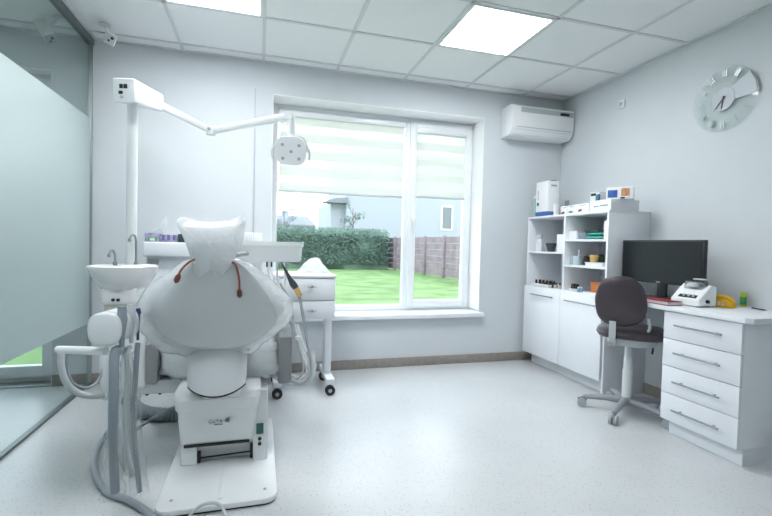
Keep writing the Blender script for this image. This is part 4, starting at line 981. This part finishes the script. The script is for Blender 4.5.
def smallbox(p0, p1, h, depth, label, name='small_carton', marks=(), xoff=.012, group=None, m_=None):
    a_, b_ = at(p0, 212, x=X0+xoff).y, at(p1, 212, x=X0+xoff).y
    t_ = thing(name, label, 'carton', (X0+xoff+depth/2, (a_+b_)/2, zc), group=group)
    MB().box((X0+xoff, b_+.001, zc), (X0+xoff+depth, a_-.001, zc+h), .0015).build('carton', m_ or M['card'], t_)
    for u0, u1, v0, v1, c_ in marks:
        MB().box((X0+xoff-.001, a_+(b_-a_)*u0, zc+h*v0), (X0+xoff+.001, a_+(b_-a_)*u1, zc+h*v1)).build('printed_mark', c_, t_)
    return t_
bk_, rd_ = M['black'], colour('red print', (.4, .08, .07), .5); gp_ = colour('grey print', (.35, .35, .37), .6)
smallbox(560.5, 567, .068, .09, 'small white carton with a red and dark mark beside the paper cup', marks=((.1, .35, .05, .25, rd_), (.35, .6, .05, .3, bk_), (.3, .9, .75, .85, gp_)))
smallbox(567.5, 574.5, .068, .09, 'small white carton with a grey mark, second to the right of the paper cup', marks=((.2, .75, .08, .32, gp_), (.35, .6, .1, .28, bk_), (.3, .9, .78, .86, gp_)))
smallbox(575, 588.5, .070, .09, 'white carton with a black and red mark, touching the long carton', marks=((.25, .36, .12, .36, bk_), (.37, .5, .2, .42, rd_), (.42, .48, .12, .4, bk_), (.3, .8, .82, .88, gp_)))
smallbox(589.5, 610.8, .082, .26, 'long white carton with a grey line of print at the cabinet top right end', marks=((.2, .42, .38, .50, gp_), (.48, .86, .42, .54, gp_)))
# grey device on cartons; blue picture box leaning
zb_ = zc+.082
a_ = at(594, 195, x=X0+.06)
ya_, yb_ = at(590, 196, x=X0+.13).y, at(598, 196, x=X0+.13).y
t_ = thing('electronic_timer', 'small grey box with a dark display behind the white cartons on the cabinet top', 'device', (X0+.2, (ya_+yb_)/2, zc))
zx = at(594, 192, x=X0+.13).z
MB().box((X0+.13, yb_, zc), (X0+.21, ya_, zx), .003).build('casing', M['abs2'], t_)
MB().box((X0+.1285, yb_+.015, zx-.032), (X0+.131, ya_-.012, zx-.012)).build('display', M['black'], t_)
# coloured carton with blue print: sits on the long carton
ya_, yb_ = at(606, 195, x=X0+.03).y, at(626, 195, x=X0+.03).y
ly1 = at(589.5, 212, x=X0+.012).y; ly0 = at(610.8, 212, x=X0+.012).y
pc_ = thing('printed_carton', 'white and blue printed carton with an orange picture lying on the long white carton', 'carton', (X0+.12, ly0+.05, zb_))
cmx = Matrix.Translation((X0+.105, ly0+.04, zb_+.001)) @ Matrix.Rotation(math.radians(40), 4, 'Z')
MB().box((-.05, -.11, 0), (.03, .07, .09), .002, mtx=cmx).build('carton', M['card'], pc_)
bl = colour('blue picture', (.04, .11, .36), .5, var=.4, vscale=60); orr = colour('orange picture', (.55, .25, .13), .5, var=.3, vscale=60)
MB().box((-.0512, -.005, .012), (-.049, .06, .068), 0, mtx=cmx).build('blue_picture', bl, pc_)
MB().box((-.0512, -.085, .022), (-.049, -.03, .078), 0, mtx=cmx).build('orange_picture', orr, pc_)
MB().box((-.0512, -.055, .004), (-.049, -.025, .014), 0, mtx=cmx).build('printed_mark', M['black'], pc_)
for k, (c_, lab) in enumerate((((.06, .30, .22), 'teal tube standing between the grey device and the blue printed carton'), ((.05, .10, .30), 'navy tube standing against the blue printed carton'))):
    y_ = ly1-.03-.022*k; t_ = thing('tube', lab, 'tube', (X0+.06, y_, zb_))
    MB().lathe([(.009, 0), (.0095, .003), (.0095, .05), (.006, .056)], (X0+.05, y_, zb_), 12).build('tube_body', colour('tube colour %d' % k, c_, .4), t_)
    MB().lathe([(.007, .054), (.007, .068)], (X0+.05, y_, zb_), 12).build('tube_cap', M['card'], t_)

# ================================================================== ON THE SHELVES
def spos(px, py, z): return at(px, py, z=z)
def ypx(px, xx, z=1.1): return at(px, 250, x=xx).y
def shelf_box(name, shelf, p0, p1, h, depth, m_, label, cat, xo=.03, parts=()):
    z_ = shz[shelf]; a_, b_ = ypx(p0, X0+xo), ypx(p1, X0+xo)
    t_ = thing(name, label, cat, (X0+xo+depth/2, (a_+b_)/2, z_))
    MB().box((X0+xo, b_, z_), (X0+xo+depth, a_, z_+h), .002).build('carton', m_, t_)
    for u0, u1, v0, v1, c_ in parts:
        MB().box((X0+xo-.001, a_+(b_-a_)*u0, z_+h*v0), (X0+xo+.001, a_+(b_-a_)*u1, z_+h*v1)).build('printed_mark', c_, t_)
    return t_
def jar(name, shelf, px, xo, prof, cprof, m_, cm2, label, cat, pn=('jar_body', 'jar_lid')):
    z_ = shz[shelf]; y_ = ypx(px, X0+xo); t_ = thing(name, label, cat, (X0+xo, y_, z_))
    MB().lathe(prof, (X0+xo, y_, z_), 20).build(pn[0], m_, t_)
    if cprof: MB().lathe(cprof, (X0+xo, y_, z_), 20).build(pn[1], cm2, t_)
    return t_
# left column, upper shelf
jar('pump_bottle', 'a1', 539.5, .06, [(.03, 0), (.032, .004), (.032, .105), (.02, .12)], [(.022, .118), (.026, .125), (.028, .15), (.012, .158)], M['card'], M['lgrey'], 'white bottle with a grey top on the upper left shelf', 'bottle', ('bottle_body', 'bottle_top'))
jar('dark_bowl', 'a1', 551, .07, [(.026, 0), (.03, .004), (.048, .07), (.05, .078), (.045, .076), (.03, .01)], None, colour('slate plastic', (.05, .055, .065), .4), None, 'dark grey bowl on the upper left shelf', 'bowl', ('bowl_body', ''))
shelf_box('white_carton', 'a1', 556.5, 563.2, .155, .1, M['card'], 'upright white carton right of the dark bowl on the upper left shelf', 'carton', .03)
# left column, bottom: tray of dark capped bottles
z_ = shz['a0']; a_, b_ = ypx(534, X0+.03), ypx(551, X0+.03)
t_ = thing('bottle_tray', 'white tray of dark capped vials on the lower left shelf', 'tray', (X0+.08, (a_+b_)/2, z_))
tm = MB(); tm.box((X0+.02, b_, z_), (X0+.15, a_, z_+.006), .002); 
for q in (((X0+.02, b_, z_), (X0+.025, a_, z_+.025)), ((X0+.145, b_, z_), (X0+.15, a_, z_+.025)), ((X0+.02, b_, z_), (X0+.15, b_+.005, z_+.025)), ((X0+.02, a_-.005, z_), (X0+.15, a_, z_+.025))): tm.box(*q, .001)
tm.build('tray_body', M['card'], t_)
vial0 = None
amber = colour('dark vial', (.05, .03, .025), .2); 
def vial(x, y, z, lab, m_=None, grp=None):
    t2 = thing('vial', lab, 'vial', (x, y, z), group=grp)
    MB().lathe([(.012, 0), (.0125, .002), (.0125, .028), (.008, .034)], (x, y, z), 12).build('vial_body', m_ or amber, t2)
    MB().lathe([(.009, .033), (.0095, .035), (.0095, .05)], (x, y, z), 12).build('vial_cap', M['black'], t2)
    return t2
v0 = vial(X0+.05, a_-.025, z_+.0065, 'dark capped vial in the white tray on the lower left shelf', grp='vials in the white tray')
for i in range(2):
    for j in range(5):
        if i == 0 and j == 0: continue
        c_ = copy_tree(v0); c_.location = (X0+.05+.045*i, a_-.025-j*(a_-b_-.05)/4, z_+.0065)
for k, px in enumerate((553.5, 557.5, 561)):
    vial(X0+.06, ypx(px, X0+.06), z_, ('dark vial standing just right of the white tray', 'dark vial second to the right of the white tray', 'dark vial beside the cabinet divider on the lower left shelf')[k], colour('pale vial', (.5, .45, .40), .3) if k else None)
# right column, top shelf
shelf_box('small_white_carton', 'b1', 569, 576, .07, .08, M['card'], 'small white carton at the left of the top right shelf', 'carton', .05)
shelf_box('slate_carton', 'b1', 577, 585, .055, .1, colour('slate card', (.20, .23, .30), .5), 'slate grey carton between the white carton and the green cloths on the top right shelf', 'carton', .07)
z_ = shz['b1']; ta, tb_ = ypx(585, X0+.05), ypx(602, X0+.05)
tq = colour('teal cloth', (.10, .48, .42), .6, var=.15, bump=.2); dgn = colour('dark green card', (.10, .20, .14), .6)
for k in range(2):
    o3_ = [(X0+.04+.01*k, tb_+.01*k, 0), (X0+.15, tb_+.01, 0), (X0+.16, ta, 0), (X0+.05, ta-.01*k, 0)]
    mb_ = MB().pillow(spline([V((x, y, z_+.015+.026*k)) for x, y, _ in o3_], 5, True), (0, 0, 1), .012, .012, 5, amp=.002, fs=30)
    for v in mb_.bm.verts: v.co.z = max(v.co.z, z_+.001+.026*k)
    tag(mb_.build('folded_cloth', tq), 'teal folded cloth %s on the top right shelf' % ('at the bottom of the pair' if k == 0 else 'at the top of the pair'), 'cloth')
shelf_box('dark_green_carton', 'b1', 583, 597, .085, .06, dgn, 'dark green carton behind the teal cloths on the top right shelf', 'carton', .18)
shelf_box('white_book_carton', 'b1', 603, 606.8, .14, .12, M['card'], 'upright white carton at the right end of the top right shelf', 'carton', .02)
# right column, middle shelf
shelf_box('clear_box', 'b2', 567.5, 572.5, .06, .07, gm, 'pale green clear box at the left of the middle right shelf', 'box', .06)
z_ = shz['b2']; y_ = ypx(577.5, X0+.06)
cj = thing('toothbrush_cup', 'pale blue cup holding a white brush on the middle right shelf', 'cup', (X0+.06, y_, z_))
MB().lathe([(.028, 0), (.03, .003), (.033, .075), (.03, .073), (.026, .006)], (X0+.06, y_, z_), 20).build('cup_body', colour('pale blue plastic', (.50, .60, .68), .3), cj)
tb2 = thing('dental_brush', 'white brush leaning in the pale blue cup', 'brush', (X0+.06, y_-.01, z_+.01))
MB().tube([(X0+.06, y_-.0, z_+.012), (X0+.055, y_-.02, z_+.07), (X0+.05, y_-.035, z_+.115)], .0035, 8).build('brush_handle', M['card'], tb2)
MB().box((X0+.043, y_-.045, z_+.105), (X0+.055, y_-.03, z_+.13), .003).build('brush_head', M['lgrey'], tb2)
tray2 = thing('white_tray', 'white flat tray under the mustard jar on the middle right shelf', 'tray', (X0+.07, ypx(593, X0+.05), z_))
ta, tb_ = ypx(585.5, X0+.03), ypx(602.5, X0+.03)
MB().box((X0+.03, tb_, z_), (X0+.13, ta, z_+.028), .004).build('tray_body', M['card'], tray2)
MB().box((X0+.026, tb_-.003, z_+.026), (X0+.134, ta+.003, z_+.03), .001).build('tray_rim', M['card'], tray2)
yj = ypx(594.5, X0+.07); t_ = thing('mustard_jar', 'mustard yellow jar on the white tray of the middle right shelf', 'jar', (X0+.07, yj, z_+.0305))
MB().lathe([(.026, 0), (.028, .003), (.033, .035), (.033, .045)], (X0+.07, yj, z_+.0305), 20).build('jar_body', colour('mustard', (.55, .36, .12), .45), t_)
MB().lathe([(.035, .044), (.035, .055), (.03, .058)], (X0+.07, yj, z_+.0305), 20).build('jar_lid', colour('mustard lid', (.62, .43, .18), .45), t_)
yj = ypx(586.5, X0+.16); t_ = jar('brown_jar', 'b2', 587.5, .17, [(.028, 0), (.03, .003), (.03, .06)], [(.025, .06), (.026, .075)], colour('brown glass', (.10, .07, .06), .2), M['black'], 'brown glass jar behind the white tray on the middle right shelf', 'jar')
jar('olive_jar', 'b2', 601.5, .15, [(.024, 0), (.026, .003), (.026, .08)], [(.02, .08), (.021, .095)], colour('olive glass', (.09, .10, .05), .2), M['black'], 'dark olive bottle at the right of the middle right shelf', 'bottle')
# right column, bottom shelf
z_ = shz['b0']; a_, b_ = ypx(567.5, X0+.04), ypx(580, X0+.04)
t_ = thing('round_dish', 'white oval dish of dark vials on the lower right shelf', 'dish', (X0+.08, (a_+b_)/2, z_))
MB().lathe([(.035, 0), (.05, .004), (.062, .022), (.064, .024), (.058, .022), (.045, .008)], (X0+.08, (a_+b_)/2, z_), 24, .95, .95).build('dish_body', M['card'], t_)
v1 = vial(X0+.06, (a_+b_)/2+.025, z_+.009, 'dark vial in the white dish on the lower right shelf', grp='vials in the white dish')
for dx_, dy_ in ((.0, -.01), (.035, .02), (.035, -.02), (.005, -.04)):
    c_ = copy_tree(v1); c_.location = (X0+.06+dx_, (a_+b_)/2+.025+dy_-.005, z_+.009)
y_ = ypx(576, X0+.06)
for k, px in enumerate((580, 583)):
    jar('blue_vial', 'b0', px, .03+.02*k, [(.010, 0), (.0105, .03), (.007, .035)], [(.008, .034), (.008, .045)], colour('sky blue plastic', (.18, .34, .50), .35), M['card'], ('blue vial beside the white dish on the lower right shelf', 'blue vial second from the white dish on the lower right shelf')[k], 'vial', ('vial_body', 'vial_cap'))
a_, b_ = ypx(592, X0+.10), ypx(603, X0+.10)
t_ = thing('orange_box', 'orange box standing on the lower right shelf behind the desk chair', 'box', (X0+.13, (a_+b_)/2, z_))
om = colour('orange plastic', (.55, .16, .025), .4, var=.1)
MB().box((X0+.10, b_, z_), (X0+.18, a_, z_+.088), .004).build('box_body', om, t_); MB().box((X0+.097, b_-.003, z_+.07), (X0+.183, a_+.003, z_+.093), .003).build('box_lid', om, t_)
a_, b_ = ypx(584, X0+.02), ypx(598, X0+.02)
t_ = thing('paper_pad', 'white flat pad at the front edge of the lower right shelf', 'pad', (X0+.05, (a_+b_)/2, z_))
MB().box((X0+.012, b_, z_), (X0+.085, a_-.012, z_+.012), .001).build('sheets', M['card'], t_); MB().box((X0+.012, a_-.012, z_), (X0+.085, a_, z_+.013), .001).build('binding', M['lgrey'], t_)

# ================================================================== GARDEN
GZ = -.35
tag(MB().box((-40, D+WT, GZ-.2), (60, 90, GZ)).build('lawn', M['grass']), 'short green lawn outside the window', 'lawn', kind='stuff')
def leafy(mb, box, n, size, seed):
    rnd = random.Random(seed); b = mb.bm; (x0, y0, z0_), (x1, y1, z1_) = box
    for i in range(n):
        c_ = V((rnd.uniform(x0, x1), rnd.uniform(y0, y1), rnd.uniform(z0_, z1_)))
        if c_.y > y0+.5 and c_.z < z1_-.35: c_.y = y0+rnd.uniform(0, .35)
        d_ = V((rnd.gauss(0, 1), rnd.gauss(0, 1), rnd.gauss(0, 1))).normalized(); e_ = d_.orthogonal().normalized(); s_ = size*rnd.uniform(.6, 1.4)
        b.faces.new([b.verts.new(c_+d_*s_), b.verts.new(c_+e_*s_*.55), b.verts.new(c_-d_*s_), b.verts.new(c_-e_*s_*.55)])
hy0 = 25.0
hx0, hx1 = at(150, 250, y=hy0).x, at(388, 250, y=hy0).x; hzt = at(330, 229.5, y=hy0).z
hg = MB(); nx, nz = 60, 8
hcore = MB()
def bumpy(x, z): return .25*noise.noise(V((x*.9, z*1.3, 0)))+.12*noise.noise(V((x*2.3, z*3, 4)))
prof_n = 9; rings = []
for i in range(61):
    x = hx0+(hx1-hx0)*i/60; ring = []
    tz_ = hzt+.22*noise.noise(V((x*.6, 3, 1)))+.1*noise.noise(V((x*2.1, 5, 1)))
    for y_, zf in ((hy0, .004), (hy0-.05, .3), (hy0, .6), (hy0+.05, .85), (hy0+.25, 1.0), (hy0+1.0, 1.02), (hy0+1.4, .9), (hy0+1.5, .004)):
        ring.append(V((x, y_+bumpy(x, zf*2), GZ+(tz_-GZ)*zf)))
    rings.append(ring)
hedge = thing('garden_hedge', 'long dense green hedge across the back of the lawn', 'hedge', ((hx0+hx1)/2, hy0+.7, GZ))
MB().loft(rings).build('hedge_body', M['leaf'], hedge, ang=80)
lv = MB(); leafy(lv, ((hx0, hy0-.3, GZ+.3), (hx1, hy0+1.2, hzt+.12)), 14000, .075, 5); o = lv.build('leaves', M['leaf'], hedge); o['kind'] = 'stuff'
# fence from the hedge towards the house on the right
f0 = at(383, 268, z=GZ); f1 = at(462, 281, z=GZ)
f1 = f0+(f1-f0)*1.25
ft = .0
fence = thing('board_fence', 'dark brown horizontal board fence at the right side of the lawn', 'fence', (f0+f1)/2)
fd = (f1-f0).normalized(); fnn = V((-fd.y, fd.x, 0)); fz = at(392, 237.5, n=fnn, d=fnn.dot(f0)).z
fzn = at(462, 237, n=fnn, d=fnn.dot(f0)).z
nb = 6; Lf = (f1-f0).length
brd = MB()
for k in range(nb):
    z_a = GZ+.08+(fz-GZ-.08)*k/nb; z_b = GZ+.08+(fz-GZ-.08)*(k+1)/nb-.018
    brd.prism([f0+V((0, 0, z_a-GZ)), f1+V((0, 0, z_a-GZ)), f1+V((0, 0, z_b-GZ)), f0+V((0, 0, z_b-GZ))], fnn*.04)
brd.build('board_panel', M['wood'], fence)
for k in range(7):
    c_ = f0+fd*Lf*k/6; MB().box((-.06, -.10, 0), (.06, .05, fz-GZ+.05), .01, mtx=Matrix.Translation(c_) @ Matrix.Rotation(math.atan2(fd.y, fd.x), 4, 'Z')).build('post', M['wood'], fence)
# white house behind the hedge
hy_ = 31.0
a_, b_ = at(329, 240, y=hy_).x, at(520, 240, y=hy_).x
hs = thing('white_house', 'large white house behind the fence and hedge', 'house', ((a_+b_)/2, hy_+4, GZ))
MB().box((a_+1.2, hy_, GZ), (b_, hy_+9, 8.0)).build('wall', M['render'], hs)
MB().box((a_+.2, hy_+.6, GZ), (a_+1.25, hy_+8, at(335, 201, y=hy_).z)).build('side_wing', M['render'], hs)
rz_ = at(330, 202.5, y=hy_).z
MB().prism([(a_-.5, hy_-.2, rz_), (a_+1.3, hy_-.2, rz_), (a_+1.3, hy_-.2, rz_+.42), (a_+.3, hy_-.2, rz_+.3)], (0, 1.2, 0)).build('roof_eave', M['roof'], hs)
wa, wb = at(442.5, 207, y=hy_), at(451, 229, y=hy_)
wf = MB().box((wa.x-.12, hy_-.06, wb.z-.12), (wb.x+.12, hy_+.02, wa.z+.12), .01).build('house_window', M['pvc'], hs)
MB().box((wa.x, hy_-.07, wb.z), (wb.x, hy_-.055, wa.z)).build('pane', colour('dark house pane', (.16, .18, .20), .1), wf)
# further house with a grey roof
fy = 60.0
a_, b_ = at(240, 225, y=fy).x, at(316, 225, y=fy).x; ze, zr_ = at(290, 226, y=fy).z, at(290, 215, y=fy).z
fhs = thing('far_house', 'distant house with a dark grey roof beyond the hedge on the left', 'house', ((a_+b_)/2, fy+4, GZ))
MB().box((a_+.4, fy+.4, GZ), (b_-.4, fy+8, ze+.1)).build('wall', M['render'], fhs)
MB().prism([(a_, fy, ze), (b_, fy, ze), (b_-.8, fy+4, zr_), (a_+.8, fy+4, zr_)], (0, 0, .2)).build('roof', M['roof'], fhs)
MB().box((b_-4.5, fy+1.2, ze), (b_-3.6, fy+2.2, zr_+.6)).build('chimney', M['render'], fhs)
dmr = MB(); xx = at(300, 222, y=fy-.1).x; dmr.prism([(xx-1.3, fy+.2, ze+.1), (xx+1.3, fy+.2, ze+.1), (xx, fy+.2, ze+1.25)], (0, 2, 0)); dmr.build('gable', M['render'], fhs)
# shrub rising above the hedge
def shrub(px, ptop, y, wdt, label, n, name):
    t_ = thing(name, label, 'tree', (at(px, 240, y=y).x, y, GZ)); c_ = at(px, ptop, y=y); base = V((c_.x, y, GZ+.002)); rnd = random.Random(px)
    tk = MB(); tk.tube([base, (base.x+.05, y, (GZ+c_.z)/2), (base.x, y, c_.z-.2)], [.06, .045, .015], 8, sub=3)
    lvm = MB()
    for k in range(9):
        s_ = V((base.x, y, GZ+(c_.z-GZ)*rnd.uniform(.5, .9))); e_ = s_+V((rnd.uniform(-1, 1)*wdt, rnd.uniform(-.5, .5)*wdt, rnd.uniform(.2, .7)))
        tk.tube([s_, (s_+e_)/2+V((0, 0, .05)), e_], [.02, .008], 6)
        leafy(lvm, ((e_.x-.2, e_.y-.2, e_.z-.25), (e_.x+.2, e_.y+.2, e_.z+.15)), n, .07, k+px)
    tk.build('branches', M['bark'], t_); o_ = lvm.build('foliage', M['leaf'], t_); o_['kind'] = 'stuff'
shrub(353, 205, 28.0, .7, 'thin leafy shrub rising above the hedge in front of the white house', 26, 'garden_shrub')
shrub(284, 204, 40.0, 1.0, 'pale distant tree above the hedge at the left edge of the window', 30, 'garden_tree')

# ================================================================== LIGHT
wd = bpy.data.worlds.new('sky'); scene.world = wd; wd.use_nodes = True; nt = wd.node_tree
bg = nt.nodes['Background']
tc = nt.nodes.new('ShaderNodeTexCoord'); sx_n = nt.nodes.new('ShaderNodeSeparateXYZ'); rp = nt.nodes.new('ShaderNodeValToRGB')
nt.links.new(tc.outputs['Generated'], sx_n.inputs[0]); nt.links.new(sx_n.outputs['Z'], rp.inputs[0])
rp.color_ramp.elements[0].position = 0; rp.color_ramp.elements[0].color = (.90, .945, 1.0, 1); rp.color_ramp.elements[1].position = .9; rp.color_ramp.elements[1].color = (.76, .87, 1.0, 1)
nt.links.new(rp.outputs[0], bg.inputs['Color']); bg.inputs['Strength'].default_value = 2.7
def portal(x0, x1, z0_, z1_, y):
    ld = bpy.data.lights.new('daylight_portal', 'AREA'); ld.shape = 'RECTANGLE'; ld.size = x1-x0; ld.size_y = z1_-z0_; ld.cycles.is_portal = True
    lo_ = bpy.data.objects.new('daylight_portal', ld); COL.objects.link(lo_); lo_.location = ((x0+x1)/2, y, (z0_+z1_)/2); lo_.rotation_euler = (-PI/2, 0, 0)
portal(wx0, wx1, wz0, wz1, D+WT+.02); portal(dx0, dx1, 0, dz1, D+WT+.02)
scene.cycles.caustics_reflective = False; scene.cycles.caustics_refractive = False
vs = scene.view_settings; vs.view_transform = 'Standard'; vs.look = 'None'; vs.exposure = 0.66; vs.gamma = 1.0; vs.use_curve_mapping = False
